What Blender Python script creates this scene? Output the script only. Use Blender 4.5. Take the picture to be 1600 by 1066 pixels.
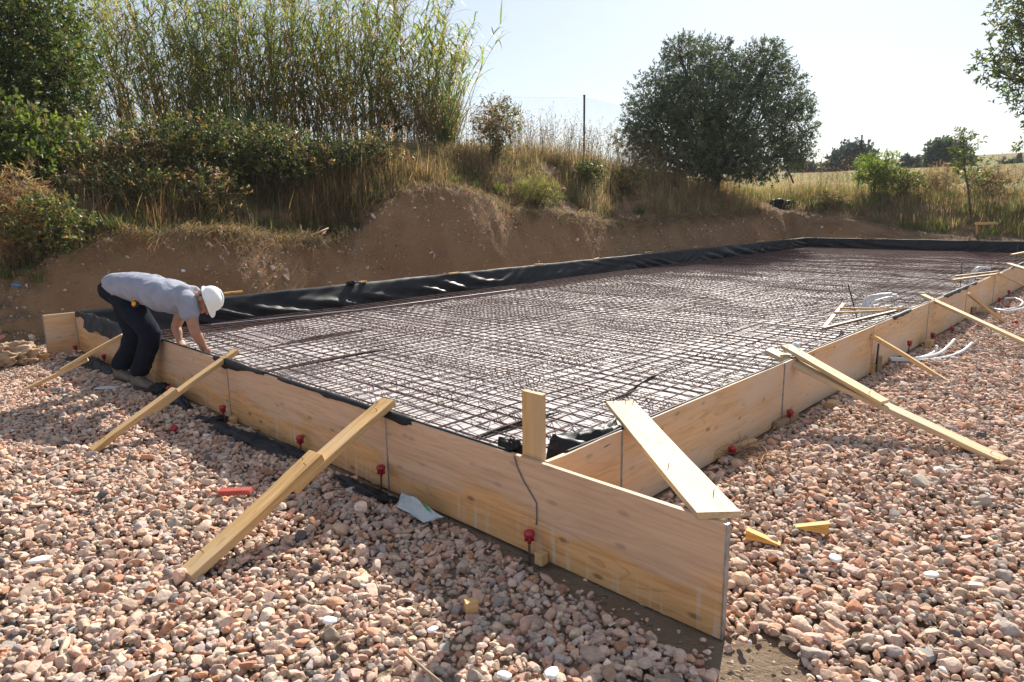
import bpy, bmesh, math, random
import numpy as np
from mathutils import Vector, Matrix

# ------------------------------------------------------------------ camera, sky, sun, exposure
for o in list(bpy.data.objects): bpy.data.objects.remove(o, do_unlink=True)
SC = bpy.context.scene
COL = SC.collection
F, PITCH, ROLL, EYE = 1060.3354, .19130, -.0139, 1.71631       # focal length in 1600-px units, tilt, eye height
_f = np.array([0, math.cos(PITCH), -math.sin(PITCH)]); _r = np.array([1., 0, 0]); _u = np.cross(_r, _f)
_c, _s = math.cos(ROLL), math.sin(ROLL)
CAM = np.array([_c*_r + _s*_u, -_s*_r + _c*_u, _f])
cd = bpy.data.cameras.new('camera'); cam = bpy.data.objects.new('camera', cd); COL.objects.link(cam)
cd.sensor_width = 36; cd.lens = F*36/1600; cd.clip_start = .05; cd.clip_end = 3000
mw = Matrix.Identity(4)
for i in range(3):
    mw[i][0] = CAM[0][i]; mw[i][1] = CAM[1][i]; mw[i][2] = -CAM[2][i]
mw[2][3] = EYE
cam.matrix_world = mw
SC.camera = cam

SUN_AZ, SUN_EL = math.radians(22.5), math.radians(36.5)        # azimuth clockwise from +Y
world = bpy.data.worlds.new('World'); SC.world = world; world.use_nodes = True
nt = world.node_tree
sky = nt.nodes.new('ShaderNodeTexSky'); sky.sky_type = 'NISHITA'; sky.sun_disc = False
sky.sun_elevation = SUN_EL; sky.sun_rotation = SUN_AZ
sky.air_density = 1.0; sky.dust_density = .6; sky.ozone_density = 1.0; sky.altitude = 50
bg = nt.nodes['Background']; bg.inputs['Strength'].default_value = .078
veil = nt.nodes.new('ShaderNodeMix'); veil.data_type = 'RGBA'; veil.inputs[0].default_value = .52     # a thin even veil of high haze over the blue
nt.links.new(sky.outputs[0], veil.inputs[6]); veil.inputs[7].default_value = (4.6, 4.75, 5.1, 1)
nt.links.new(veil.outputs[2], bg.inputs['Color'])
sl = bpy.data.lights.new('sun', 'SUN'); sl.energy = 5.0; sl.angle = math.radians(.5); sl.color = (1, .93, .82)
sun = bpy.data.objects.new('sun', sl); COL.objects.link(sun)
SUND = Vector((math.sin(SUN_AZ)*math.cos(SUN_EL), math.cos(SUN_AZ)*math.cos(SUN_EL), math.sin(SUN_EL)))
sun.rotation_euler = (-SUND).to_track_quat('-Z', 'Y').to_euler(); sun.location = (10, 30, 30)
SC.view_settings.view_transform = 'Standard'; SC.view_settings.look = 'None'
SC.view_settings.exposure = 1.03; SC.view_settings.gamma = 1
SC.cycles.max_bounces = 6; SC.cycles.transparent_max_bounces = 16

rng = np.random.default_rng(7)
random.seed(5)

# ------------------------------------------------------------------ frame of the site: corner of the formwork, a along the front wall, b along the side wall
UA = np.array([-0.72131819, 0.69260383]); VB = np.array([0.69260383, 0.72131819])
CO = np.array([0.13675333, 3.12213247])
PL, HW, TH = 2.23464, .5, .027            # panel length, wall height, board thickness
SLAB_A, SLAB_B = 7.98, 24.45
def W(a, b, z=0.): q = CO + UA*a + VB*b; return Vector((q[0], q[1], z))
def ab(x, y): return ((x-CO[0])*UA[0]+(y-CO[1])*UA[1], (x-CO[0])*VB[0]+(y-CO[1])*VB[1])
def ray(x, y): return CAM.T @ np.array([(x-800)/F, -(y-533)/F, 1.])
def at(x, y, z=0.):
    d = ray(x, y); t = (z-EYE)/d[2]; return Vector((d[0]*t, d[1]*t, z))
def atd(x, y, Y):
    d = ray(x, y); t = Y/d[1]; return Vector((d[0]*t, Y, EYE+d[2]*t))
def project(p):                            # (N,3) -> pixel x, y, depth
    q = (np.asarray(p, float)-[0, 0, EYE]) @ CAM.T
    dz = np.where(q[:, 2] > .05, q[:, 2], .05)
    return 800+F*q[:, 0]/dz, 533-F*q[:, 1]/dz, q[:, 2]

# ------------------------------------------------------------------ noise
def _hash(ix, iy, s):
    n = (ix*374761393 + iy*668265263 + s*974634777) & 0xffffffff
    n = ((n ^ (n >> 13))*1274126177) & 0xffffffff
    return ((n ^ (n >> 16)) & 0xffff)/65535.
def vn(x, y, s=0):
    x = np.asarray(x, float); y = np.asarray(y, float)
    ix = np.floor(x).astype(np.int64); iy = np.floor(y).astype(np.int64)
    fx = x-ix; fy = y-iy; fx = fx*fx*(3-2*fx); fy = fy*fy*(3-2*fy)
    return (_hash(ix, iy, s)*(1-fx)+_hash(ix+1, iy, s)*fx)*(1-fy)+(_hash(ix, iy+1, s)*(1-fx)+_hash(ix+1, iy+1, s)*fx)*fy
def fbm(x, y, s=0, o=4):
    r = 0; a = .5; t = 0
    for k in range(o):
        r = r+a*vn(x*2**k+k*17.3, y*2**k+k*9.1, s+k); t += a; a *= .55
    return r/t
def smooth(t): t = np.clip(t, 0, 1); return t*t*(3-2*t)

# ------------------------------------------------------------------ mesh helpers
def link(o, parent=None):
    COL.objects.link(o)
    if parent is not None: o.parent = parent
    return o
def tag(o, label=None, cat=None, group=None, kind=None):
    if label: o['label'] = label
    if cat: o['category'] = cat
    if group: o['group'] = group
    if kind: o['kind'] = kind
    return o
def empty(name, loc=(0, 0, 0), rot=None):
    o = bpy.data.objects.new(name, None); o.location = loc; o.empty_display_size = .1
    if rot is not None: o.rotation_euler = rot
    return link(o)
def npmesh(name, V, faces, mat, parent=None, smoothf=False, col=None):
    """V (N,3); faces: list of int arrays (M,k), any k"""
    me = bpy.data.meshes.new(name)
    V = np.ascontiguousarray(V, dtype=np.float32)
    if not isinstance(faces, (list, tuple)): faces = [faces]
    faces = [np.asarray(f, np.int32) for f in faces if len(f)]
    me.vertices.add(len(V)); me.vertices.foreach_set('co', V.ravel())
    nl = sum(f.size for f in faces); npol = sum(len(f) for f in faces)
    me.loops.add(nl); me.polygons.add(npol)
    me.loops.foreach_set('vertex_index', np.concatenate([f.ravel() for f in faces]))
    tot = np.concatenate([np.full(len(f), f.shape[1], np.int32) for f in faces])
    st = np.concatenate([[0], np.cumsum(tot)[:-1]]).astype(np.int32)
    me.polygons.foreach_set('loop_start', st)
    me.polygons.foreach_set('use_smooth', np.full(npol, smoothf, dtype=bool))
    me.update(calc_edges=True)
    if col is not None:
        at_ = me.attributes.new('Col', 'FLOAT_COLOR', 'POINT')
        c = np.ones((len(V), 4), np.float32); c[:, :3] = col
        at_.data.foreach_set('color', c.ravel())
    me.materials.append(mat)
    return link(bpy.data.objects.new(name, me), parent)
def bmobj(name, bm, mat, parent=None, smoothf=False):
    me = bpy.data.meshes.new(name); bm.to_mesh(me); bm.free()
    if smoothf:
        for p in me.polygons: p.use_smooth = True
    me.materials.append(mat)
    return link(bpy.data.objects.new(name, me), parent)
def frame(x, up):
    x = Vector(x).normalized(); z = Vector(up); z = (z-x*z.dot(x)).normalized(); y = z.cross(x)
    m = Matrix.Identity(4)
    for i in range(3): m[i][0] = x[i]; m[i][1] = y[i]; m[i][2] = z[i]
    return m
def plank(name, p0, p1, w, t, mat, up=(0, 0, 1), parent=None, bev=.002, seg=6, warp=.0015, taper=1., skew=0.):
    """a sawn board from p0 to p1 (centres of the ends); local X runs along the grain"""
    p0 = Vector(p0); p1 = Vector(p1); Ln = (p1-p0).length
    bm = bmesh.new()
    bmesh.ops.create_cube(bm, size=1)
    for v in bm.verts:
        v.co.x *= Ln; v.co.y *= w; v.co.z *= t
        if v.co.x > 0: v.co.y *= taper
        v.co.x += skew*v.co.y
    es = [e for e in bm.edges if abs((e.verts[0].co-e.verts[1].co).x) > .5*Ln]
    bmesh.ops.subdivide_edges(bm, edges=es, cuts=seg-1)
    rr = random.Random(int(abs(p0.x*977+p1.y*331)*100))
    ph = [rr.uniform(0, 6.28) for _ in range(4)]
    for v in bm.verts:
        s = v.co.x/Ln*6.28
        v.co.z += warp*math.sin(s*.7+ph[0]); v.co.y += warp*math.sin(s*.9+ph[1])*1.2
        v.co += Vector((rr.uniform(-1, 1)*.0015, rr.uniform(-1, 1)*.0012, rr.uniform(-1, 1)*.0006))
    if bev:
        ee = [e for e in bm.edges if len(e.link_faces) == 2 and e.link_faces[0].normal.angle(e.link_faces[1].normal, 0) > .8]
        bmesh.ops.bevel(bm, geom=ee, offset=bev, segments=1, affect='EDGES')
    o = bmobj(name, bm, mat, None)
    m = frame(p1-p0, up); m.translation = (p0+p1)/2
    o.matrix_world = m
    if parent is not None:
        o.parent = parent; o.matrix_parent_inverse = parent.matrix_world.inverted() if False else Matrix.Identity(4)
        o.matrix_basis = (Matrix.LocRotScale(parent.location, parent.rotation_euler, parent.scale)).inverted() @ m
    return o
def tube_bm(bm, pts, rad, n=8, cap=True):
    """tube along a polyline; rad number or list"""
    pts = [Vector(p) for p in pts]; R = rad if hasattr(rad, '__len__') else [rad]*len(pts)
    rings = []; ref = None
    for i, p in enumerate(pts):
        d = (pts[min(i+1, len(pts)-1)]-pts[max(i-1, 0)]).normalized()
        if ref is None:
            ref = Vector((0, 0, 1)) if abs(d.z) < .9 else Vector((1, 0, 0))
        s = (ref-d*ref.dot(d)).normalized(); ref = s; t = d.cross(s)
        rings.append([bm.verts.new(p+(s*math.cos(2*math.pi*k/n)+t*math.sin(2*math.pi*k/n))*R[i]) for k in range(n)])
    for a_, b_ in zip(rings, rings[1:]):
        for k in range(n): bm.faces.new((a_[k], a_[(k+1) % n], b_[(k+1) % n], b_[k]))
    if cap:
        bm.faces.new(rings[0][::-1]); bm.faces.new(rings[-1])
    return rings
def tube(name, pts, rad, mat, parent=None, n=8, smoothf=True):
    bm = bmesh.new(); tube_bm(bm, pts, rad, n); return bmobj(name, bm, mat, parent, smoothf)
def lathe_bm(bm, prof, org=(0, 0, 0), n=16, M=None):
    """prof list of (radius, z)"""
    org = Vector(org); rings = []
    for r, z in prof:
        ring = []
        for k in range(n):
            v = Vector((r*math.cos(2*math.pi*k/n), r*math.sin(2*math.pi*k/n), z))
            if M is not None: v = M @ v
            ring.append(bm.verts.new(org+v))
        rings.append(ring)
    for a_, b_ in zip(rings, rings[1:]):
        for k in range(n): bm.faces.new((a_[k], a_[(k+1) % n], b_[(k+1) % n], b_[k]))
    bm.faces.new(rings[0][::-1]); bm.faces.new(rings[-1])
def prisms(P0, P1, r0, r1=None, n=4):
    """many straight thin bars at once -> V, faces"""
    P0 = np.asarray(P0, float); P1 = np.asarray(P1, float); N = len(P0)
    r0 = np.broadcast_to(np.asarray(r0, float), (N,)); r1 = r0 if r1 is None else np.broadcast_to(np.asarray(r1, float), (N,))
    d = P1-P0; d /= np.linalg.norm(d, axis=1, keepdims=True)+1e-9
    ref = np.where(np.abs(d[:, 2:3]) < .9, [[0, 0, 1.]], [[1., 0, 0]])
    s = np.cross(d, ref); s /= np.linalg.norm(s, axis=1, keepdims=True); t = np.cross(d, s)
    V = np.zeros((N, 2, n, 3))
    for k in range(n):
        a_ = 2*math.pi*(k+.5)/n; o = s*math.cos(a_)+t*math.sin(a_)
        V[:, 0, k] = P0+o*r0[:, None]; V[:, 1, k] = P1+o*r1[:, None]
    base = np.arange(N)[:, None]*2*n
    Fq = np.concatenate([np.stack([base[:, 0]+k, base[:, 0]+(k+1) % n, base[:, 0]+n+(k+1) % n, base[:, 0]+n+k], 1) for k in range(n)])
    return V.reshape(-1, 3), Fq
def ribbons(root, d0, length, width, droop, nseg=3, side=None, taper0=.6, fold=0.):
    """bent tapering blades -> V, [quads, tris], index of the blade for each vertex"""
    root = np.asarray(root, float); N = len(root); d0 = np.asarray(d0, float)
    d0 = d0/(np.linalg.norm(d0, axis=1, keepdims=True)+1e-9)
    L = np.broadcast_to(np.asarray(length, float), (N,)); w = np.broadcast_to(np.asarray(width, float), (N,)); g = np.broadcast_to(np.asarray(droop, float), (N,))
    if side is None:
        side = np.cross(d0, rng.normal(size=(N, 3)))
    side = side/(np.linalg.norm(side, axis=1, keepdims=True)+1e-9)
    V = np.zeros((N, nseg*2+1, 3))
    for i in range(nseg+1):
        t = i/nseg
        p = root+d0*(L*t)[:, None]; p[:, 2] -= g*L*t*t
        wt = w*(taper0+(1-taper0)*min(1, t*3))*(1-t**1.8)
        if i < nseg:
            V[:, 2*i] = p-side*(wt/2)[:, None]; V[:, 2*i+1] = p+side*(wt/2)[:, None]
        else: V[:, 2*nseg] = p
    m = nseg*2+1; base = np.arange(N)*m
    q = [np.stack([base+2*i, base+2*i+1, base+2*i+3, base+2*i+2], 1) for i in range(nseg-1)]
    q = np.concatenate(q) if q else np.zeros((0, 4), int)
    tr = np.stack([base+2*nseg-2, base+2*nseg-1, base+2*nseg], 1)
    return V.reshape(-1, 3), [q, tr], np.repeat(np.arange(N), m)
def leaves(c, ax, length, width, bend=.15):
    """rhombic leaves: c stem end, ax direction -> V, quads, index"""
    c = np.asarray(c, float); N = len(c); ax = ax/(np.linalg.norm(ax, axis=1, keepdims=True)+1e-9)
    sd = np.cross(ax, rng.normal(size=(N, 3))); sd /= np.linalg.norm(sd, axis=1, keepdims=True)+1e-9
    nn = np.cross(ax, sd); L = np.broadcast_to(np.asarray(length, float), (N,))[:, None]; w = np.broadcast_to(np.asarray(width, float), (N,))[:, None]
    V = np.stack([c, c+ax*L*.45+sd*w/2-nn*L*bend*.3, c+ax*L-nn*L*bend, c+ax*L*.45-sd*w/2-nn*L*bend*.3], 1)
    b_ = np.arange(N)*4
    return V.reshape(-1, 3), np.stack([b_, b_+1, b_+2, b_+3], 1), np.repeat(np.arange(N), 4)
def merge(parts):
    """[(V, [faces...], col)] -> one"""
    Vs = []; Fs = {}; Cs = []; off = 0
    for V, fl, c in parts:
        if not isinstance(fl, (list, tuple)): fl = [fl]
        for f in fl:
            if len(f): Fs.setdefault(f.shape[1], []).append(np.asarray(f)+off)
        Vs.append(V); Cs.append(np.broadcast_to(np.asarray(c, float), (len(V), 3))); off += len(V)
    return np.concatenate(Vs), [np.concatenate(f) for f in Fs.values()], np.concatenate(Cs)
def vary(base, n, dv=.25, dh=.1):
    base = np.asarray(base, float)
    if base.ndim == 2: base = base[rng.integers(0, len(base), n)]
    return np.clip(base*(1+rng.normal(0, dv, (n, 1)))*(1+rng.normal(0, dh, (n, 3))), .004, .95)

# ------------------------------------------------------------------ materials
def newmat(name):
    m = bpy.data.materials.new(name); m.use_nodes = True; t = m.node_tree
    return m, t, t.nodes['Principled BSDF'], t.nodes.new, t.links.new
def ramp(t, fac, stops):
    r = t.nodes.new('ShaderNodeValToRGB'); e = r.color_ramp.elements
    while len(e) < len(stops): e.new(.5)
    for q, (p, c) in zip(e, stops): q.position = p; q.color = (*c, 1) if len(c) == 3 else c
    t.links.new(fac, r.inputs[0]); return r.outputs[0]
def texco(t, kind='Object', scale=(1, 1, 1), loc=(0, 0, 0)):
    c = t.nodes.new('ShaderNodeTexCoord'); m = t.nodes.new('ShaderNodeMapping')
    m.inputs['Scale'].default_value = scale; m.inputs['Location'].default_value = loc
    t.links.new(c.outputs[kind], m.inputs[0]); return m.outputs[0]
def offs(t, vec):                          # shift per object so that no two boards show the same grain
    i = t.nodes.new('ShaderNodeObjectInfo'); mu = t.nodes.new('ShaderNodeVectorMath'); mu.operation = 'SCALE'
    mu.inputs[0].default_value = (37, 23, 51); t.links.new(i.outputs['Random'], mu.inputs['Scale'])
    ad = t.nodes.new('ShaderNodeVectorMath'); t.links.new(vec, ad.inputs[0]); t.links.new(mu.outputs[0], ad.inputs[1]); return ad.outputs[0]
def noise(t, vec, scale, detail=4, rough=.55, dist=0.):
    n = t.nodes.new('ShaderNodeTexNoise'); n.inputs['Scale'].default_value = scale; n.inputs['Detail'].default_value = detail
    n.inputs['Roughness'].default_value = rough; n.inputs['Distortion'].default_value = dist
    if vec is not None: t.links.new(vec, n.inputs['Vector'])
    return n.outputs['Fac']
def mix(t, fac, a_, b_, mode='MIX'):
    m = t.nodes.new('ShaderNodeMix'); m.data_type = 'RGBA'; m.blend_type = mode
    if isinstance(fac, (int, float)): m.inputs[0].default_value = fac
    else: t.links.new(fac, m.inputs[0])
    for k, v in ((6, a_), (7, b_)):
        if isinstance(v, tuple): m.inputs[k].default_value = (*v, 1)
        else: t.links.new(v, m.inputs[k])
    return m.outputs[2]
def bump(t, bsdf, h, strength=.3, dist=.01):
    b_ = t.nodes.new('ShaderNodeBump'); b_.inputs['Strength'].default_value = strength; b_.inputs['Distance'].default_value = dist
    t.links.new(h, b_.inputs['Height']); t.links.new(b_.outputs[0], bsdf.inputs['Normal'])
def mrange(t, v, a_, b_, c=0., d=1.):
    m = t.nodes.new('ShaderNodeMapRange'); m.inputs[1].default_value = a_; m.inputs[2].default_value = b_; m.inputs[3].default_value = c; m.inputs[4].default_value = d
    t.links.new(v, m.inputs[0]); return m.outputs[0]
def math2(t, op, a_, b_):
    m = t.nodes.new('ShaderNodeMath'); m.operation = op
    for k, v in ((0, a_), (1, b_)):
        if isinstance(v, (int, float)): m.inputs[k].default_value = v
        else: t.links.new(v, m.inputs[k])
    return m.outputs[0]
def plain(name, c, rough=.6, metal=0., bumpy=0., bscale=40., var=.25):
    m, t, b_, N, L = newmat(name)
    b_.inputs['Roughness'].default_value = rough; b_.inputs['Metallic'].default_value = metal
    v = offs(t, texco(t)); n = noise(t, v, bscale*.4, 5)
    L(ramp(t, n, [(.3, tuple(x*(1-var) for x in c)), (.7, tuple(min(1, x*(1+var)) for x in c))]), b_.inputs['Base Color'])
    if bumpy: bump(t, b_, noise(t, v, bscale, 4), bumpy)
    return m
def wood(name, light, dark, grey=None, cement=False, ends=True):
    """local X is the grain"""
    m, t, b_, N, L = newmat(name)
    base = texco(t); v = offs(t, base)
    def sc(s):
        q = N('ShaderNodeVectorMath'); q.operation = 'MULTIPLY'; q.inputs[1].default_value = s; L(v, q.inputs[0]); return q.outputs[0]
    g1 = noise(t, sc((1.0, 15, 15)), 1.6, 6, .55, 1.2)
    g2 = noise(t, sc((3, 120, 120)), 1, 3, .6)
    c = ramp(t, g1, [(.32, tuple(x*.8 for x in dark)), (.42, dark), (.52, tuple((x+y)/2 for x, y in zip(light, dark))), (.62, light)])
    c = mix(t, mrange(t, g2, .45, .75, 0, .35), c, tuple(x*.72 for x in dark))
    cf = noise(t, sc((.55, 4.2, 4.2)), 1, 3, .45, .6)
    ln = N('ShaderNodeMath'); ln.operation = 'FRACT'; L(math2(t, 'MULTIPLY', cf, 17.), ln.inputs[0])
    c = mix(t, math2(t, 'MULTIPLY', mrange(t, ln.outputs[0], .0, .22, .5, 0), mrange(t, noise(t, sc((1.5, 9, 9)), 1, 3), .4, .62, .15, 1)), c, tuple(x*.5 for x in dark))
    sx = N('ShaderNodeSeparateXYZ'); L(sc((3.1, 7.5, 7.5)), sx.inputs[0]); cx = N('ShaderNodeCombineXYZ'); L(sx.outputs[0], cx.inputs[0]); L(math2(t, 'ADD', sx.outputs[1], sx.outputs[2]), cx.inputs[1])
    vo = N('ShaderNodeTexVoronoi'); vo.voronoi_dimensions = '2D'; vo.inputs['Scale'].default_value = 1; vo.inputs['Randomness'].default_value = 1
    L(cx.outputs[0], vo.inputs['Vector'])
    k = math2(t, 'MULTIPLY', mrange(t, vo.outputs['Distance'], .05, .13, 1, 0), mrange(t, noise(t, sc((2, 5, 5)), 1, 2), .47, .52, 0, 1))
    c = mix(t, math2(t, 'MULTIPLY', k, .8), c, tuple(x*.3 for x in dark))
    big = noise(t, sc((.8, 2.2, 2.2)), 1.3, 4)
    if grey is not None:
        c = mix(t, mrange(t, big, .42, .62, 0, .85), c, grey)
    if cement:
        sep = N('ShaderNodeSeparateXYZ'); L(base, sep.inputs[0])
        st = noise(t, sc((22, 22, 1.4)), 1, 3, .5)
        low = mrange(t, sep.outputs[2], -.02, -.2, 0, 1)
        pat = noise(t, sc((2.5, 2.5, 2)), 1, 4)
        f = math2(t, 'MULTIPLY', mrange(t, st, .55, .62, 0, 1), math2(t, 'MULTIPLY', low, mrange(t, pat, .40, .55, 0, 1)))
        CEM = math2(t, 'MULTIPLY', f, .5)
        # grey film over the upper part, worn through in patches near the foot
        up = math2(t, 'ADD', mrange(t, sep.outputs[2], -.16, .1, -.1, .5), mrange(t, noise(t, sc((1.6, 5, 5)), 1, 5), .3, .7, -.25, .35))
        c = mix(t, mrange(t, up, .1, .3, 0, .55), c, mix(t, mrange(t, g1, .35, .62, 0, 1), (.47, .355, .285), (.55, .43, .35)))
        c = mix(t, CEM, c, (.58, .56, .54))
        # dark scuffs
        sp = noise(t, sc((7, 9, 9)), 1, 6, .7)
        c = mix(t, mrange(t, sp, .68, .8, 0, .5), c, (.12, .08, .05))
    L(c, b_.inputs['Base Color']); b_.inputs['Roughness'].default_value = .62; b_.inputs['Specular IOR Level'].default_value = .3
    bump(t, b_, g1, .25, .004)
    return m
def foliage(name, trans=.35, rough=.5):
    m, t, b_, N, L = newmat(name)
    a_ = N('ShaderNodeAttribute'); a_.attribute_name = 'Col'
    L(a_.outputs['Color'], b_.inputs['Base Color']); b_.inputs['Roughness'].default_value = rough; b_.inputs['Specular IOR Level'].default_value = .35
    tr = N('ShaderNodeBsdfTranslucent'); h = N('ShaderNodeHueSaturation'); h.inputs['Value'].default_value = 1.7; h.inputs['Saturation'].default_value = 1.15
    L(a_.outputs['Color'], h.inputs['Color']); L(h.outputs[0], tr.inputs[0])
    mx = N('ShaderNodeMixShader'); mx.inputs[0].default_value = trans
    L(b_.outputs[0], mx.inputs[1]); L(tr.outputs[0], mx.inputs[2]); L(mx.outputs[0], t.nodes['Material Output'].inputs[0])
    return m

M_PANEL = wood('shuttering_panel', (.68, .395, .18), (.58, .315, .13), cement=True)
M_PANEL2 = wood('shuttering_panel_clean', (.70, .46, .26), (.62, .39, .20), grey=(.60, .46, .34))
M_PLANK = wood('sawn_plank', (.66, .42, .19), (.52, .31, .12), grey=(.52, .37, .21))
M_PLANKL = wood('pale_plank', (.68, .50, .28), (.54, .37, .18), grey=(.46, .36, .25))
M_YELLOW = wood('yellow_wood', (.68, .40, .12), (.56, .30, .08))
M_OLDWOOD = wood('old_wood', (.36, .24, .13), (.22, .14, .08), grey=(.30, .24, .19))
M_STEEL = plain('galvanised', (.36, .37, .38), .45, .7, .1, 60)
M_RUST = plain('rusty_rebar', (.10, .052, .045), .85, 0, .3, 90, .5)
M_RED = plain('red_plastic', (.32, .018, .03), .42, 0, .05, 30, .2)
M_WHITEP = plain('white_plastic', (.66, .67, .68), .4, 0, .05, 30, .12)
M_DARKMETAL = plain('dark_post', (.04, .045, .05), .5, .4, .1, 40, .3)
M_CORD = plain('grey_cord', (.14, .14, .15), .7, 0, .2, 90, .3)
M_BRICK = plain('brick_red', (.48, .13, .09), .85, 0, .3, 60, .25)
M_ROCK = plain('pale_rock', (.34, .27, .20), .9, 0, .7, 14, .35)
M_CLOD = plain('clod', (.36, .24, .15), .95, 0, .9, 9, .3)
M_BARK = plain('bark', (.10, .075, .055), .9, 0, .8, 25, .4)
M_LEAF = foliage('leaf', .38)
M_OLIVE = foliage('olive_leaf', .22, .62)
M_GRASS = foliage('grass', .42, .6)
M_REED = foliage('reed', .45, .5)
def black_plastic():
    m, t, b_, N, L = newmat('black_plastic')
    v = texco(t, 'Object'); n = noise(t, v, 9, 6, .6, 1.2)
    L(ramp(t, noise(t, v, 2.5, 4), [(.3, (.008, .009, .011)), (.75, (.022, .023, .026))]), b_.inputs['Base Color'])
    L(mrange(t, n, .3, .7, .40, .54), b_.inputs['Roughness']); b_.inputs['IOR'].default_value = 1.42; b_.inputs['Specular IOR Level'].default_value = .24
    bump(t, b_, noise(t, v, 6, 3, .5, .8), .12, .02); return m
M_BLACK = black_plastic()
def membrane():  # black film; sky glare on it is painted in as a pale base colour
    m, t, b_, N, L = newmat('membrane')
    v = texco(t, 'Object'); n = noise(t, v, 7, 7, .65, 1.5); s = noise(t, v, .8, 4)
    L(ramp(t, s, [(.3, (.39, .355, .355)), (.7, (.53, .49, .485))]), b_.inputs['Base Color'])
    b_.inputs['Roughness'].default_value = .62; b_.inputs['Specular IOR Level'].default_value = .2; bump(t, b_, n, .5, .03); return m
M_MEMB_GLARE = membrane()
def soil():
    m, t, b_, N, L = newmat('soil')
    a_ = N('ShaderNodeAttribute'); a_.attribute_name = 'Col'
    v = texco(t, 'Object')
    n = noise(t, v, 1.3, 6, .6); c = mix(t, mrange(t, n, .35, .65, 0, .55), a_.outputs['Color'], mix(t, 1., a_.outputs['Color'], (.62, .52, .46), 'MULTIPLY'))
    vo = N('ShaderNodeTexVoronoi'); vo.inputs['Scale'].default_value = 16; L(v, vo.inputs['Vector'])
    peb = math2(t, 'MULTIPLY', mrange(t, vo.outputs['Distance'], .2, .32, 1, 0), mrange(t, noise(t, v, 9, 2), .5, .6, 0, 1))
    c = mix(t, math2(t, 'MULTIPLY', peb, .5), c, (.42, .33, .25))
    L(c, b_.inputs['Base Color']); b_.inputs['Roughness'].default_value = .95; b_.inputs['Specular IOR Level'].default_value = .1
    c = mix(t, mrange(t, noise(t, v, 38, 5, .75), .5, .72, 0, .55), c, (.085, .05, .03)); c = mix(t, mrange(t, noise(t, v, 60, 3, .7), .6, .75, 0, .45), c, (.44, .34, .25))
    hh = math2(t, 'ADD', noise(t, v, 11, 8, .7), math2(t, 'MULTIPLY', peb, .5))
    bump(t, b_, hh, 1., .10); return m
M_SOIL = soil()
def stone_mat():
    m, t, b_, N, L = newmat('gravel_stone')
    a_ = N('ShaderNodeAttribute'); a_.attribute_name = 'Col'
    v = texco(t, 'Object'); n = noise(t, v, 45, 6, .7)
    c = mix(t, 1., a_.outputs['Color'], ramp(t, n, [(.3, (.72, .70, .68)), (.7, (1.15, 1.12, 1.1))]), 'MULTIPLY')
    L(c, b_.inputs['Base Color']); b_.inputs['Roughness'].default_value = .88; b_.inputs['Specular IOR Level'].default_value = .2
    bump(t, b_, noise(t, v, 120, 4, .7), .35, .006); return m
M_STONE = stone_mat()
# ------------------------------------------------------------------ ground: one sheet from the pit to the horizon
def zcrest(b): return np.interp(b, [-6, 0, .3, 1.2, 2.2, 3.3, 4.8, 5.3, 6.1, 6.9, 7.8, 8.8, 9.9, 12.4, 13.8, 17.3, 21.9, 24.6, 28, 40], [.5, .62, .95, 1.42, 1.52, 1.38, 1.22, 1.4, 1.95, 2.2, 2.2, 2.03, 1.68, 1.62, 1.36, 1.38, 1.42, 1.55, 1.4, 1.4])
def zupper(b): return np.interp(b, [-6, 0, 1.5, 3, 6, 8, 10, 12.4, 15, 19, 24, 30, 50], [1.5, 1.75, 2.1, 2.35, 2.6, 3.0, 3.25, 3.25, 3.1, 2.8, 2.45, 2.2, 2.2])
def zcrest2(a): return np.interp(a, [-10, -3, 1, 3, 5, 7, 9, 12], [.3, .38, .42, .5, .72, 1.2, 1.4, 1.4])
def zupper2(a): return np.interp(a, [-10, 1, 5, 9, 12], [1.7, 1.8, 1.95, 2.2, 2.2])
def crest_line(b):
    b = np.asarray(b, float); a = 9.4+0*b
    foot = 8.62+np.interp(b, [8, 11], [.30, .16])*(fbm(b*.5, a*.3, 3)-.5)+.07*(fbm(b*2.1, a*1.2, 9)-.5)+np.interp(b, [-4, -.5, 1, 40], [.5, .45, 0, 0])
    return foot+.78+.3*(fbm(b*.7, 0*b, 21)-.5)
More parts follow.
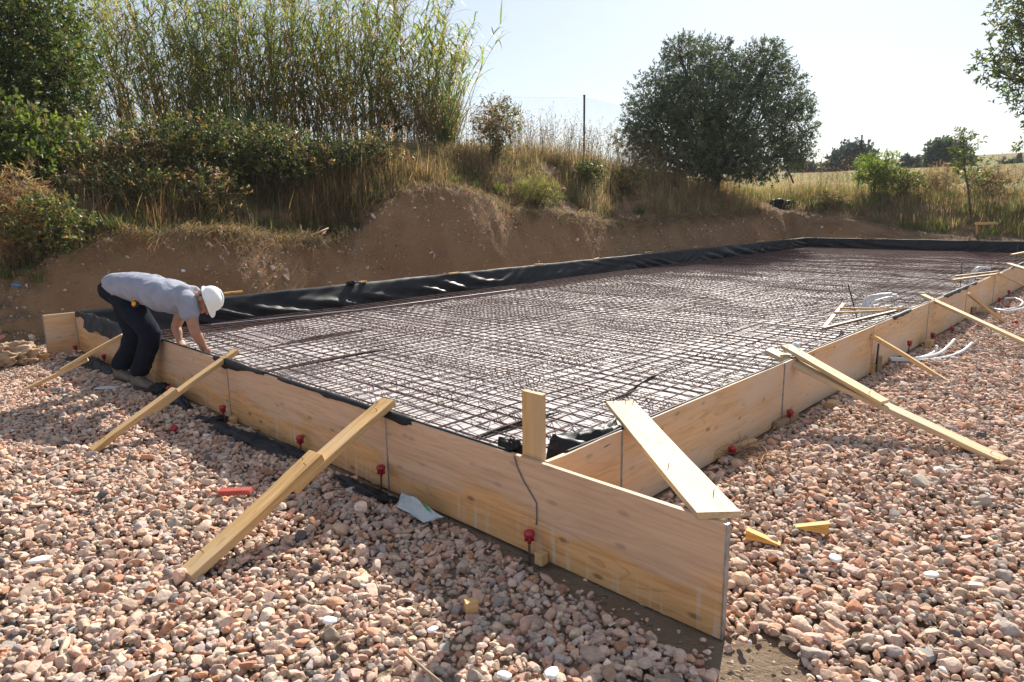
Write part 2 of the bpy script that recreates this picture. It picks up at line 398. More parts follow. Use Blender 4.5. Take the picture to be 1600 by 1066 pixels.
def ground(a, b):
    a = np.asarray(a, float); b = np.asarray(b, float)
    n1 = fbm(b*.5, a*.3, 3)-.5; n2 = fbm(b*2.1, a*1.2, 9)-.5
    foot = 8.62+np.interp(b, [8, 11], [.30, .16])*n1+.07*n2+np.interp(b, [-4, -.5, 1, 40], [.5, .45, 0, 0])
    wid = .78+.3*(fbm(b*.7, 0*b, 21)-.5)
    t = (a-foot)/wid
    zc = zcrest(b)+.12*(fbm(b*1.7, 0*b, 5)-.5)
    face = np.clip(t, 0, 1)**.85*(zc-.02)
    flat = np.interp(b, [-4, .2, 1.4, 40], [1.3, 1.2, .1, 0])
    zA = face+smooth((a-foot-wid-flat)/2.7)*(zupper(b)-zc)*(t > 1)
    foot2 = 25.0+.3*(fbm(a*.8, 0*a, 31)-.5); w2 = .9
    t2 = (b-foot2)/w2; zc2 = zcrest2(a)+.08*(fbm(a*1.3, 0*a, 33)-.5)
    zB = np.clip(t2, 0, 1)**.9*zc2+smooth((b-foot2-w2)/3.2)*(zupper2(a)-zc2)*(t2 > 1)
    z = np.maximum(zA, zB)
    far = np.maximum(a-13.5, b-30); far = np.where((a > 8) | (b > 25), np.maximum(far, 0), 0)
    z = z+np.minimum(far, 260)*.062+(fbm(a*.03, b*.03, 41)-.5)*np.minimum(far, 150)*.03
    d = np.clip(np.maximum(a-8.6, b-25), 0, .6)/.6
    z = z+d*((fbm(a*2.2, b*2.2, 11)-.5)*.14+(fbm(a*6, b*6, 12, 3)-.5)*.12+(np.abs(fbm(a*4.5, b*4.5+z*3, 16, 3)-.5)-.15)*-.22+(vn(a*14, b*14, 15)-.5)*.06+(fbm(a*.8, b*.8, 14)-.5)*.16)
    out = (a < 8.4) & (b < 24.9)
    z = np.where(out, (fbm(a*.9, b*.9, 17)-.5)*.03-.012, z)
    # spoil heap beside the corner
    z = z+.30*np.exp(-(((a-10.2)/.8)**2+((b+.3)/.55)**2))+.26*np.exp(-(((a-9.5)/.45)**2+((b-.35)/.45)**2))+.18*np.exp(-(((a-9.1)/.3)**2+((b+.45)/.3)**2))
    return z
def gz(x, y): a, b = ab(x, y); return float(ground(a, b))
def gp(px, Y):                              # a spot on the ground under picture column px, Y metres ahead
    d = ray(px, 330); x = d[0]*Y/d[1]; return Vector((x, Y, gz(x, Y)))
la = np.concatenate([[-400, -200, -100, -50, -30, -20, -14], np.arange(-10, 8.2, .5), np.arange(8.2, 11.2, .05), np.arange(11.2, 15, .15), np.arange(15, 24, .6), [26, 30, 36, 45, 60, 80, 110, 150, 200, 260, 330, 450, 700]])
lb = np.concatenate([[-400, -150, -60, -30, -15, -8], np.arange(-5, -2, .5), np.arange(-2, 24.5, .075), np.arange(24.5, 27, .06), np.arange(27, 32, .2), np.arange(32, 44, .8), [46, 50, 56, 64, 75, 90, 110, 140, 180, 240, 320, 450, 700]])
GA, GB = np.meshgrid(la, lb, indexing='ij'); GZ = ground(GA, GB)
XY = CO+GA[..., None]*UA+GB[..., None]*VB
GV = np.concatenate([XY, GZ[..., None]], -1)
ia = np.arange(len(la)-1); ib = np.arange(len(lb)-1); I, J = np.meshgrid(ia, ib, indexing='ij'); nb = len(lb)
GF = np.stack([I*nb+J, I*nb+J+1, (I+1)*nb+J+1, (I+1)*nb+J], -1).reshape(-1, 4)
dza = np.gradient(GZ, la, axis=0); dzb = np.gradient(GZ, lb, axis=1); slope = np.hypot(dza, dzb)
cut = smooth((slope-.55)/.5)
nz = fbm(GA*1.1, GB*1.1, 51); nz2 = fbm(GA*.35, GB*.35, 52)
soilc = np.array([.38, .235, .13])*(1-.38*nz[..., None])+np.array([.15, .10, .06])*.35*nz2[..., None]
strat = fbm(GB*.6, GZ*7, 57)[..., None]; soilc = soilc*(1-.3*strat)+np.array([.27, .19, .12])*.3*strat*.8
straw = np.array([.30, .22, .11])*(1-.3*nz[..., None])+np.array([-.06, .02, -.02])*smooth((nz2[..., None]-.45)*6)
topsoil = np.array([.22, .155, .10])*(1-.3*nz[..., None])
farm = smooth((np.maximum(GA-13, GB-28.5))/4)[..., None]
top = topsoil*(1-farm)+straw*farm
inside = ((GA < 8.55) & (GB < 24.95))[..., None]
gcol = np.where(inside, np.array([.40, .31, .225])*(1-.35*nz[..., None]), soilc*cut[..., None]+top*(1-cut[..., None]))
ground_o = npmesh('ground', GV.reshape(-1, 3), GF, M_SOIL, None, True, gcol.reshape(-1, 3)); tag(ground_o, kind='structure')

# ------------------------------------------------------------------ gravel, every stone a solid of its own
def ico(sub):
    bm = bmesh.new(); bmesh.ops.create_icosphere(bm, subdivisions=sub, radius=1)
    V = np.array([v.co[:] for v in bm.verts]); Fc = np.array([[v.index for v in f.verts] for f in bm.faces]); bm.free(); return V, Fc
ICO = {k: ico(k) for k in (1, 2, 3)}
def stone_shape(sub, r, brick=False):
    V, Fc = ICO[sub]; V = V.copy()
    if brick:
        e = 5.5; V = V/(np.sum(np.abs(V)**e, axis=1, keepdims=True)**(1/e)); V *= np.array([1.05, .7, .34])*r.uniform(.75, 1.2, 3)
        k = 2
    else:
        V *= np.array([1, r.uniform(.62, .9), r.uniform(.45, .72)]); k = r.integers(7, 12)
    for _ in range(k):
        n = r.normal(size=3); n /= np.linalg.norm(n); dd = (V@n); m = dd.max()*r.uniform(.55, .82)
        V = V-np.outer(np.maximum(dd-m, 0), n)
    V = V*(1+r.normal(0, .02 if sub > 1 else .01, (len(V), 1)))
    return V, Fc
def scatter_stones(pos, size, tilt, lev, cols, name, mat=None):
    """pos (N,3) stone centres, size half-length"""
    N = len(pos); parts = []
    rs = np.random.default_rng(3)
    br = rng.random(N) < .20
    kinds = {}
    for sub in np.unique(lev):
        for kk in range(14):
            brick = kk >= 10
            V0, F0 = stone_shape(int(sub), rs, brick)
            pool = br if brick else ~br
            sel = np.where((lev == sub) & pool & ((np.arange(N) % (4 if brick else 10)) == (kk-10 if brick else kk)))[0]
            if not len(sel): continue
            n = len(sel); yaw = rng.uniform(0, 6.283, n); tx = rng.normal(0, tilt, n); ty = rng.normal(0, tilt, n)
            S = size[sel][:, None]*(np.clip(rng.normal(1, .13, (n, 3)), .7, 1.4))
            P = V0[None]*S[:, None, :]
            cx, sx = np.cos(tx), np.sin(tx); cy, sy = np.cos(ty), np.sin(ty); cz, sz = np.cos(yaw), np.sin(yaw)
            x, y, z = P[..., 0], P[..., 1], P[..., 2]
            y, z = y*cx[:, None]-z*sx[:, None], y*sx[:, None]+z*cx[:, None]
            x, z = x*cy[:, None]+z*sy[:, None], -x*sy[:, None]+z*cy[:, None]
            x, y = x*cz[:, None]-y*sz[:, None], x*sz[:, None]+y*cz[:, None]
            Q = np.stack([x, y, z], -1)+pos[sel][:, None, :]
            nv = len(V0); Fi = (F0[None]+(np.arange(n)*nv)[:, None, None]).reshape(-1, 3)
            c = cols[sel].copy()
            if brick: c = vary([(.48, .30, .22), (.56, .40, .32), (.44, .23, .145), (.54, .42, .35), (.50, .33, .25), (.42, .36, .32)], n, .15, .03)
            parts.append((Q.reshape(-1, 3), Fi, np.repeat(c, nv, 0)))
    V, Fl, C = merge(parts)
    o = npmesh(name, V, Fl, mat or M_STONE, None, False, C); return tag(o, kind='stuff')
STONE_COLS = np.array([(.46, .38, .31), (.42, .34, .28), (.50, .41, .34), (.40, .35, .30), (.36, .32, .28), (.49, .38, .30), (.50, .35, .27), (.52, .40, .31), (.46, .29, .20), (.56, .47, .39), (.33, .31, .29), (.47, .37, .29), (.44, .37, .31)])
def bare(a, b):                             # bare sandy strip along the foot of the front wall and at its end
    w = np.interp(a, [-1.6, -1.15, -.9, -.4, .1, .5, 1.2, 2, 9], [.0, .22, .19, .14, .09, .04, .0, 0, 0])+.05*(fbm(a*5, b*5, 61)-.5)
    s1 = (b < 0) & (b > -w) & (a > -1.0)
    s2 = ((a+1.13)/.17)**2+((b+.05)/.2)**2 < 1
    s3 = (a < 0) & (a > -.05) & (b > .1)
    return s1 | s2 | s3
def gravel():
    pitch = .0315
    A = np.arange(-13, 11, pitch); B = np.arange(-5.5, 24, pitch)
    GA, GB = np.meshgrid(A, B); pa = GA.ravel(); pb = GB.ravel()
    layers = []
    for ly in range(2):
        a = pa+rng.uniform(-.5, .5, len(pa))*pitch*1.2+ly*pitch*.5; b = pb+rng.uniform(-.5, .5, len(pb))*pitch*1.2+ly*pitch*.5
        ok = ((a < -.03) | (b < -.045)) & ~((b > -.06) & (b < .03) & (a > -1.0) & (a < 8.1))
        edge = np.interp(b, [-6, -1.5, -.3, .5, 1.2, 1.6], [9.3, 9.05, 8.75, 8.8, 8.3, 8.0])+.3*(fbm(b*2, a*2, 63)-.5)
        ok &= (a < edge)
        ok &= ~((a > 7.95) & (a < 8.05) & (b > -.38) & (b < 0))
        bb = bare(a, b); ok &= ~bb | (rng.random(len(a)) < .22)
        a, b = a[ok], b[ok]
        xy = CO+a[:, None]*UA+b[:, None]*VB
        z0 = (fbm(a*.9, b*.9, 17)-.5)*.03-.012
        up = np.interp(fbm(a*.7, b*.7, 19), [.3, .7], [-.006, .03])
        up = up*smooth(np.minimum(np.abs(b+.05)/.3+(a < -1)*1., np.abs(a+.05)/.3+(b < -.2)*1.))
        z = z0+up+ly*.014+rng.normal(0, .004, len(a))
        keep = np.ones(len(a), bool) if ly == 0 else rng.random(len(a)) < .6
        px, py, dz = project(np.c_[xy, z])
        off = np.maximum(np.maximum(-px, px-1600), (py-1066)); keep &= (off < 850) & (dz > .3)
        keep &= (ly == 0) | (dz < 11)
        layers.append(np.c_[xy, z, dz, off, bare(a, b)][keep])
    P = np.concatenate(layers); N = len(P); dz = P[:, 3]
    size = np.clip(rng.lognormal(math.log(.0203), .34, N), .010, .052)
    P[:, 2] += size*.25
    lev = np.where(dz < 3.4, 3, np.where(dz < 7.5, 2, 1))
    lev = np.where((dz < 5) & (size > .045), 3, lev); lev = np.where(P[:, 4] > 60, 1, lev); size = np.where(P[:, 5] > .5, size*rng.uniform(.25, .75, N), size)
    aa, bb_ = ab(P[:, 0], P[:, 1])
    cols = vary(STONE_COLS*np.array([1.12, 1.03, 1.0]), N, .15, .018)
    wh = rng.random(N) < .004; cols[wh] = (.78, .78, .77)
    dk = rng.random(N) < .018; cols[dk] = (.13, .125, .13)
    o = scatter_stones(P[:, :3], size, .38, lev, cols, 'gravel')
    print('stones', N, 'verts', len(o.data.vertices))
gravel()
# stones sticking out of the cut face of the bank, and crumbs at its foot
def bank_stones():
    n = 17000; b = rng.uniform(-2, 25, n); a = rng.uniform(8.6, 9.75, n)
    a2 = rng.uniform(0, 9, 1500); b2 = rng.uniform(25, 26.2, 1500)
    a = np.r_[a, a2]; b = np.r_[b, b2]; k = rng.random(len(a)) < (.25+.75*smooth((fbm(a*2+3, b*1.6, 77)-.36)*5)); a, b = a[k], b[k]
    z = ground(a, b); size = np.clip(rng.lognormal(math.log(.015), .6, len(a)), .006, .07)
    xy = CO+a[:, None]*UA+b[:, None]*VB; P = np.c_[xy, z]
    d = project(P)[2]; cols = vary([(.30, .22, .15), (.36, .27, .19), (.25, .18, .12), (.42, .35, .28)], len(a), .2, .06)
    scatter_stones(P, size, .8, np.where(size > .035, 2, 1), cols, 'embankment_stones')
bank_stones()

# ------------------------------------------------------------------ formwork
def zb(a, b): return -.012
def panel(a0, b0, a1, b1, label, mat, group, z0=0., caps=(True, True), end_steel=None):
    """upright shuttering board from (a0,b0) to (a1,b1); given line is its outer face centre line"""
    p0 = W(a0, b0, z0+HW/2); p1 = W(a1, b1, z0+HW/2)
    root = empty('formwork_panel', (p0+p1)/2-Vector((0, 0, HW/2)))
    tag(root, label, 'shuttering panel', group)
    d = (p1-p0).normalized(); e = .006
    o = plank('board', p0+d*e, p1-d*e, TH, HW, mat, (0, 0, 1), root, .0015, 10, .002)
    for s, c in ((0, caps[0]), (1, caps[1])):
        if c:
            q = p0+d*.004 if s == 0 else p1-d*.004
            bm = bmesh.new()
            bmesh.ops.create_cube(bm, size=1)
            for v in bm.verts: v.co = Vector((v.co.x*.0085, v.co.y*(TH+.007), v.co.z*(HW+.002)))
            bmesh.ops.bevel(bm, geom=list(bm.edges), offset=.002, segments=2, affect='EDGES')
            k = bmobj('end_cap', bm, M_STEEL)
            m = frame(d, (0, 0, 1)); m.translation = q
            k.parent = root; k.matrix_basis = Matrix.Translation(-root.location) @ m
    return root
A0 = -.961
fl = ['worn plywood shuttering panel with cement drips, jutting past the corner nearest the camera', 'plywood shuttering panel of the front wall behind the thick two-board brace and the plastic bag', 'plywood shuttering panel of the front wall in front of the worker, between two narrow braces', 'plywood shuttering panel of the front wall at the worker\'s far side, behind the shortest brace']
for k in range(4):
    a0 = A0+PL*k; a1 = min(A0+PL*(k+1), SLAB_A-.02)
    panel(a0, TH/2, a1, TH/2, fl[k], M_PANEL, 'panels of the front formwork wall')
O1 = .6778
panel(TH/2, TH+.012, TH/2, O1, 'short piece of shuttering panel at the corner behind the upright post', M_PANEL2, 'panels of the side formwork wall')
sl_ = ['bright shuttering panel under the corner cap plank', 'shuttering panel in the side wall under the pair of stacked leaning planks', 'side wall shuttering panel in front of the triangular frame of battens', 'side wall shuttering panel beyond the triangular frame of battens', 'side wall shuttering panel behind the coil of white conduit', 'side wall shuttering panel beside the batten with two conduits', 'side wall shuttering panel past the last red capped stakes']
for k in range(11):
    b0 = O1+PL*k; b1 = min(b0+PL, SLAB_B)
    if b1-b0 < .2: continue
    panel(TH/2, b0, TH/2, b1, sl_[k] if k < 7 else 'far shuttering panel of the side wall near the black sheeting of the end wall', M_PANEL2, 'panels of the side formwork wall')
for k in range(12):
    b0 = -.35+PL*k; b1 = min(b0+PL, SLAB_B)
    if b1-b0 < .2: continue
    panel(SLAB_A+TH/2, b0, SLAB_A+TH/2, b1, 'golden shuttering panel end standing out at the far end of the front wall' if k == 0 else 'shuttering panel of the bank side wall covered by black sheeting', M_PANEL2, 'panels of the bank side formwork wall')
for k in range(4):
    a1 = SLAB_A-PL*k; a0 = max(a1-PL, .03)
    panel(a0, SLAB_B+TH/2, a1, SLAB_B+TH/2, 'shuttering panel of the end wall covered by black sheeting', M_PANEL2, 'panels of the end formwork wall')

# ------------------------------------------------------------------ black sheeting on the walls and the floor membrane with its glare painted pale
def sheet(name, P, mat, parent=None, thick=.0015):
    nu, nv = P.shape[:2]; I, J = np.meshgrid(np.arange(nu-1), np.arange(nv-1), indexing='ij')
    Fq = np.stack([I*nv+J, (I+1)*nv+J, (I+1)*nv+J+1, I*nv+J+1], -1).reshape(-1, 4)
    o = npmesh(name, P.reshape(-1, 3), Fq, mat, parent, True)
    md = o.modifiers.new('thickness', 'SOLIDIFY'); md.thickness = thick
    return o
def skirt(name, along, zt, mat, parent, s):
    """sheeting hung from the top edge of a wall: along (n,2) a,b with inward normal"""
    pts, nrm = along; n = len(pts)
    prof = np.concatenate([np.linspace(0, 1, 16)])
    q = np.arange(n)*.03
    P = np.zeros((n, 19, 3))
    for j, t in enumerate(np.concatenate([[-.09, -.045, -.005], prof])):
        fold = (fbm(q*.7+t*1.8, q*.2+t*.6, s, 2)-.5)*.12+np.sin(2*math.pi*(q*(1.1)-t*(1.6+2*vn(q*.2, 0*q, s+7))+2.5*fbm(q*.5, t*.8+0*q, s+11, 2)))*.045*smooth((vn(q*.45, t*1.2+0*q, s+9)-.35)*3)+np.sin(2*math.pi*(q*2.7+t*2.4+2*fbm(q*.6, t+0*q, s+12, 2)))*.018*vn(q*.7, 0*q+t, s+13)
        sag = (fbm(q*.9, 0*q, s+3)-.5)*.03
        if t <= 0:
            outw = -.032 if t < -.06 else (-.030 if t < -.02 else .0)
            zz = zt+(.006 if t > -.06 else -.03)+sag*.15+.004*np.sin(q*5); w = np.full(n, outw)
        else:
            zz = zt-(zt-.03)*t+.008*np.sin(q*5)*(1-t)+fold*.25*t; w = .012+.02*t+(fold+.06)*min(1, t*2.0)*1.2+.06*t**2
            w = np.maximum(w, .008)
        ab_ = pts+nrm*np.asarray(w)[:, None]
        P[:, j, :2] = CO+ab_[:, 0:1]*UA+ab_[:, 1:2]*VB; P[:, j, 2] = zz
    return sheet(name, P, mat, parent)
liner = empty('black_sheeting', W(SLAB_A, SLAB_B/2, 0)); tag(liner, 'glossy black plastic sheeting draped in folds over the inside of the formwork by the bank', 'plastic sheeting')
def rel(o, root):
    o.parent = root; o.location = -Vector(root.location); return o
q = np.arange(.03, SLAB_B-.02, .03)
rel(skirt('bank_side_sheet', (np.c_[np.full(len(q), SLAB_A), q], np.array([-1., 0])), HW, M_BLACK, None, 71), liner)
q = np.arange(.06, SLAB_A-.02, .03)
rel(skirt('end_sheet', (np.c_[q[::-1], np.full(len(q), SLAB_B)], np.array([0, -1.])), HW, M_BLACK, None, 81), liner)
def rim(name, p_ab, n_ab, s, lo, hi, cover):
    """narrow strip of the same sheeting turned over the top of a wall; cover(q) 0..1 how far it shows"""
    n = len(p_ab); q = np.arange(n)*.03; P = np.zeros((n, 8, 3)); c = cover
    prof = [(-.004-.000, -1.), (-.005, -.5), (.0, .0), (.012, .35), (.028, .3), (.04, -1.4), (.06, -5), (.09, -12)]
    r1 = (fbm(q*2.2, 0*q, s)-.5); r2 = fbm(q*6, 0*q, s+2)
    for j, (w, zz) in enumerate(prof):
        d = (fbm(q*5+j*1.3, 0*q+j, s+4)-.5)
        ww = w+(d*.012 if j > 3 else 0)-.002*(j == 0)
        z = HW+.003+np.where(zz > 0, zz*.012, zz*(.075*c*(.25+r2*1.2) if j < 2 else .025))+(.02*c*r2 if 1 < j < 5 else 0)+d*.008*(j > 2)
        if j < 3: ww = np.where(c > .15, ww-.003, .024); z = np.where(c > .15, z, HW-.03)
        e = p_ab+n_ab*np.asarray(ww*np.ones(n))[:, None]
        P[:, j, :2] = CO+e[:, 0:1]*UA+e[:, 1:2]*VB; P[:, j, 2] = z
    return sheet(name, P, M_BLACK)
q = np.arange(.22, SLAB_A-.05, .03)
cov = np.clip(.35+1.1*(fbm(q*1.1, 0*q, 90)-.35), .0, 1)*np.interp(q, [.2, .3, 1.0, 1.05, 1.35, 1.5, 3.6, 3.8, 4.6, 5.2, 6.5, 7.5, 8], [.2, 0, 0, .9, .9, 1, .9, .1, .1, .5, .9, 1, 1])
rel(rim('front_rim', np.c_[q, 0*q], np.array([0, 1.]), 91, 0, 1, cov), liner)
q = np.arange(.2, SLAB_B-.1, .03)
cov = smooth((fbm(q*.8, 0*q, 97)-.45)*5)*np.interp(q, [0, 2.3, 2.8, 3.3, 6, 30], [.0, .0, .9, 0, .5, .8])
rel(rim('side_rim', np.c_[0*q, q], np.array([1., 0]), 95, 0, 1, cov), liner)

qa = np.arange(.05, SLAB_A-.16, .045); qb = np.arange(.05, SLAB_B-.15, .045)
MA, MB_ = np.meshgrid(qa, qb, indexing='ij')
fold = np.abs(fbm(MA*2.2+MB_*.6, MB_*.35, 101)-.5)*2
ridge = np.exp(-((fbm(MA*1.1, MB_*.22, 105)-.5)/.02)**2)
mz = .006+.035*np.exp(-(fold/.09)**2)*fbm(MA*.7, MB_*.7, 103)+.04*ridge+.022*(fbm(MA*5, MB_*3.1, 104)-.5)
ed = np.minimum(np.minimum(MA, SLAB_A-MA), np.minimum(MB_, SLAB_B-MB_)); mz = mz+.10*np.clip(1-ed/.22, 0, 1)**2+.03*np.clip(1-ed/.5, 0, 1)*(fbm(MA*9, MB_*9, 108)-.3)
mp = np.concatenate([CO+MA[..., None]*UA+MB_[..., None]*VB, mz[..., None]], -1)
memb = sheet('membrane', mp, M_MEMB_GLARE); tag(memb, 'crinkled black film membrane on the formwork floor under the rebar, sky glare painted pale', 'membrane')
# black film folds tilted away from the sun, laid over the painted glare
def strips():
    S = empty('membrane_overlap_strips', W(4, 10, .05)); return S
for k in range(4):
    b0 = [0.5, .9, 1.5, 2.2, 3., 3.9][k % 6]+rng.uniform(0, 10)*(k > 3); a0 = rng.uniform(.5, 7)
    ln = rng.uniform(.9, 2.4); q = np.arange(0, ln, .04); th = rng.normal(0, .12)+math.pi/2*(0)
    w0 = rng.uniform(.012, .022)*np.sin(np.pi*np.clip(q/ln, .02, .98))**.5
    P = np.zeros((len(q), 4, 3))
    for j, (s, zz) in enumerate(((-1, 0), (-.3, .035), (.4, .04), (1, 0))):
        e = np.c_[a0+w0*s+q*math.sin(th)+.02*(fbm(q*3, 0*q, 200+k)-.5), b0+q*math.cos(th)]
        P[:, j, :2] = CO+e[:, 0:1]*UA+e[:, 1:2]*VB
        P[:, j, 2] = np.interp(e[:, 0], qa, mz[:, min(len(qb)-1, int(b0/.045))])+.015+zz*np.sin(np.pi*q/ln)
    tag(sheet('plastic_fold', P, M_BLACK), 'narrow black plastic fold lying on the glare-painted membrane under the rebar', 'plastic strip', 'black plastic folds under the rebar')

# ------------------------------------------------------------------ rebar mat
mat_root = empty('rebar_mat', W(SLAB_A/2, SLAB_B/2, .1)); tag(mat_root, 'rusty two-layer rebar mesh mat filling the formwork on wire lattice spacers', 'rebar mesh')
def grid_bars(z, sp, r, seed, jit):
    P0 = []; P1 = []
    def line(fixed, lo, hi, along_a):
        q = np.arange(lo, hi, .9); q = np.append(q, hi)
        f = fixed+jit*(fbm(q*.4+fixed*3, 0*q+fixed, seed)-.5)
        zz = z+.035*(fbm(q*.7, 0*q+fixed*1.1, seed+1)-.5)+(0 if along_a else 2*r)
        e = np.c_[q, f] if along_a else np.c_[f, q]
        X = CO+e[:, 0:1]*UA+e[:, 1:2]*VB; X = np.c_[X, zz]
        P0.append(X[:-1]); P1.append(X[1:])
    for a in np.arange(.09, SLAB_A-.16, sp): line(a, .06, SLAB_B-.2, False)
    for b in np.arange(.09, SLAB_B-.05, sp): line(b, .05, SLAB_A-.16, True)
    V, Fq = prisms(np.concatenate(P0), np.concatenate(P1), r, None, 5); return V, Fq
V, Fq = grid_bars(.150, .17, .0048, 111, .05); rel(npmesh('top_mesh', V, Fq, M_RUST, None, True), mat_root)
V, Fq = grid_bars(.065, .17, .0041, 121, .07); rel(npmesh('bottom_mesh', V, Fq, M_RUST, None, True), mat_root)
for i, b in enumerate(np.arange(.35, SLAB_B-.3, 1.02)):
    for k in range(4):
        a0 = .12+k*1.97; q = np.arange(a0, a0+1.85, .1); bb = b+rng.normal(0, .03)
        P0 = []; P1 = []
        for s in (-1, 1):
            zz = np.where(np.arange(len(q)) % 2 == 0, .150, .055); e = np.c_[q, bb+s*np.where(np.arange(len(q)) % 2 == 0, .01, .07)]
            X = np.c_[CO+e[:, 0:1]*UA+e[:, 1:2]*VB, zz]; P0.append(X[:-1]); P1.append(X[1:])
            e = np.c_[[q[0], q[-1]], [bb+s*.07]*2]; X = np.c_[CO+e[:, 0:1]*UA+e[:, 1:2]*VB, [.055, .055]]; P0.append(X[:-1]); P1.append(X[1:])
        e = np.c_[[q[0], q[-1]], [bb]*2]; X = np.c_[CO+e[:, 0:1]*UA+e[:, 1:2]*VB, [.155, .155]]; P0.append(X[:-1]); P1.append(X[1:])
        V, Fq = prisms(np.concatenate(P0), np.concatenate(P1), .0032, None, 4)
        rel(npmesh('lattice_spacer', V, Fq, M_RUST), mat_root)
# ------------------------------------------------------------------ planks
def tpix(p0, p1, px):                       # where along p0-p1 the picture column px falls
    ts = np.linspace(-.3, 1.6, 400); P = np.array(p0)[None]*(1-ts[:, None])+np.array(p1)[None]*ts[:, None]
    return float(ts[np.argmin(np.abs(project(P)[0]-px))])
def lerp(p0, p1, t): return Vector(p0)*(1-t)+Vector(p1)*t
def brace(name, label, pT, pB, w, t, mat, group, up=None, cat='plank', **k):
    d = (pB-pT).normalized(); side = d.cross(Vector((0, 0, 1))).normalized(); n = side.cross(d); n = n if n.z > 0 else -n
    o = tag(plank(name, pT, pB, w, t, mat, up or n, None, .003, 8, .003, **k), label, cat, group)
    Ln = (pB-pT).length; rr = random.Random(int(Ln*1e4))
    for x, y in ((.05+rr.random()*.04, -.28), (.11+rr.random()*.05, .22), (.9, rr.uniform(-.2, .2))):     # bent nails left standing
        q = Vector((-Ln/2+min(.3, Ln*x) if x < .5 else Ln/2-.12, y*w, t/2))
        nl = tube('nail', [q-Vector((0, 0, .01)), q+Vector((.001, .001, .012)), q+Vector((.005, rr.uniform(-.004, .004), .02))], .0022, M_RUST, o, 5)
    return o, n
GBF = 'planks bracing the front formwork wall'; GBS = 'planks bracing the side formwork wall'
# front wall, thick two-board brace
T, B = at(607, 626, .565), at(296, 904, .0)
o, n = brace('brace_plank', 'thick plank leaning on the front wall, top end jutting above a panel joint', T, lerp(T, B, .56), .115, .042, M_PLANK, GBF)
brace('brace_plank', 'thick plank lapped over another, its foot buried in gravel nearest the camera', lerp(T, B, .40)+n*.044, B+n*.02, .115, .045, M_PLANK, GBF)
T, B = at(369, 548, .56), at(147, 709, .0)
o, n = brace('brace_plank', 'long narrow plank leaning on the front wall just right of the bending worker', T, lerp(T, B, .63), .075, .036, M_PLANK, GBF)
brace('brace_plank', 'narrow plank lapped over the lower end of the brace beside the worker, foot in gravel', lerp(T, B, .45)+n*.04, B+n*.02, .075, .04, M_PLANK, GBF)
T, B = at(192, 524, .49), at(33, 613, .0)
o, n = brace('brace_plank', 'upper plank of the brace behind the worker\'s legs, leaning on the front wall', T, lerp(T, B, .62), .08, .034, M_PLANK, GBF)
brace('brace_plank', 'under plank of the brace farthest along the front wall, foot in gravel by the mound', lerp(T, B, .38)-n*.036, B, .08, .034, M_PLANK, GBF)
# side wall
T, B = at(1200, 548, .53), at(1577, 726, .01)
o, n = brace('brace_plank', 'very long pale plank leaning off the side wall down to a brown stone', T, B, .13, .036, M_PLANKL, GBS)
T2, B2 = at(1226, 541, .57), at(1382, 629, .29)
brace('brace_plank', 'shorter pale plank lying on top of the very long leaning plank', T2, B2, .115, .03, M_PLANKL, GBS)
T, B = at(1361, 524, .41), at(1483, 598, .0)
brace('brace_plank', 'grey weathered plank leaning on the side wall beside a dark steel stake', T, B, .075, .036, M_PLANK, GBS)
T, B = at(1441, 461, .54), at(1622, 545, .12); B = T+(B-T)*1.15
brace('brace_plank', 'long plank leaning off the side wall and running out of the picture', T, B, .085, .032, M_PLANKL, GBS)
T, B = at(1513, 459, .44), at(1572, 506, .0)
brace('brace_plank', 'short plank leaning on the side wall behind the long leaning one', T, B, .075, .036, M_PLANK, GBS)
T, B = at(1557, 427, .54), at(1604, 447, .32); B = T+(B-T)*2.2
brace('brace_plank', 'far plank leaning off the side wall where it leaves the picture', T, B, .08, .03, M_PLANKL, GBS)
T, B = at(1576, 412, .54), at(1604, 421, .5); B = T+(B-T)*1.6
brace('brace_plank', 'farthest plank leaning off the side wall at the picture edge', T, B, .08, .03, M_PLANKL, GBS)
# corner cap plank (with nails) and the upright
cap = empty('corner_plank', at(1122, 803, .516)); tag(cap, 'wide pale plank nailed flat across the corner onto the jutting front panel', 'plank')
p0, p1 = at(968, 630, .517), at(1123, 805, .517)
cb = plank('board', p0, p1, .178, .028, M_PLANKL, (0, 0, 1), cap, .002, 8, .0015, skew=.05)
dd = (p1-p0).normalized(); ss = Vector((-dd.y, dd.x, 0))
bm = bmesh.new()
for t, s in ((.03, -.05), (.04, .02), (.055, .06), (.03, .075), (.7, -.05), (.9, .04)):
    q = p0+(p1-p0)*t+ss*s; tube_bm(bm, [q+Vector((0, 0, .01)), q+Vector((.002, 0, .034)), q+Vector((.006, .002, .036))], .0022, 5)
rel(bmobj('nails', bm, M_RUST), cap)
pc = W(.095, .045, 0)
tag(plank('corner_post', W(.093, .046, -.02), W(.093, .046, .835), .132, .03, M_PLANK, tuple(VB)+(0,), None, .002, 6, .001), 'upright golden board standing behind the front wall at the corner', 'post')

# ------------------------------------------------------------------ red capped stakes
def make_stake(h, lean=(0, 0)):
    root = empty('rebar_stake', (0, 0, 0))
    tube('rod', [(0, 0, -.05), (lean[0]*.5, lean[1]*.5, h*.5), (lean[0], lean[1], h-.02)], .0065, M_RUST, root, 8)
    bm = bmesh.new()
    lathe_bm(bm, [(.010, -.05), (.012, -.02), (.016, -.012), (.026, -.008), (.029, 0), (.028, .007), (.023, .015), (.014, .019), (.003, .021)], (lean[0], lean[1], h), 16)
    for k in range(4):
        c_, s_ = math.cos(k*1.571), math.sin(k*1.571)
        bmesh.ops.create_cube(bm, size=1, matrix=Matrix.Translation((lean[0]+c_*.017, lean[1]+s_*.017, h-.025)) @ Matrix.Rotation(k*1.571, 4, 'Z') @ Matrix.Diagonal((.016, .004, .03, 1)))
    bmobj('cap', bm, M_RED, root, True)
    return root
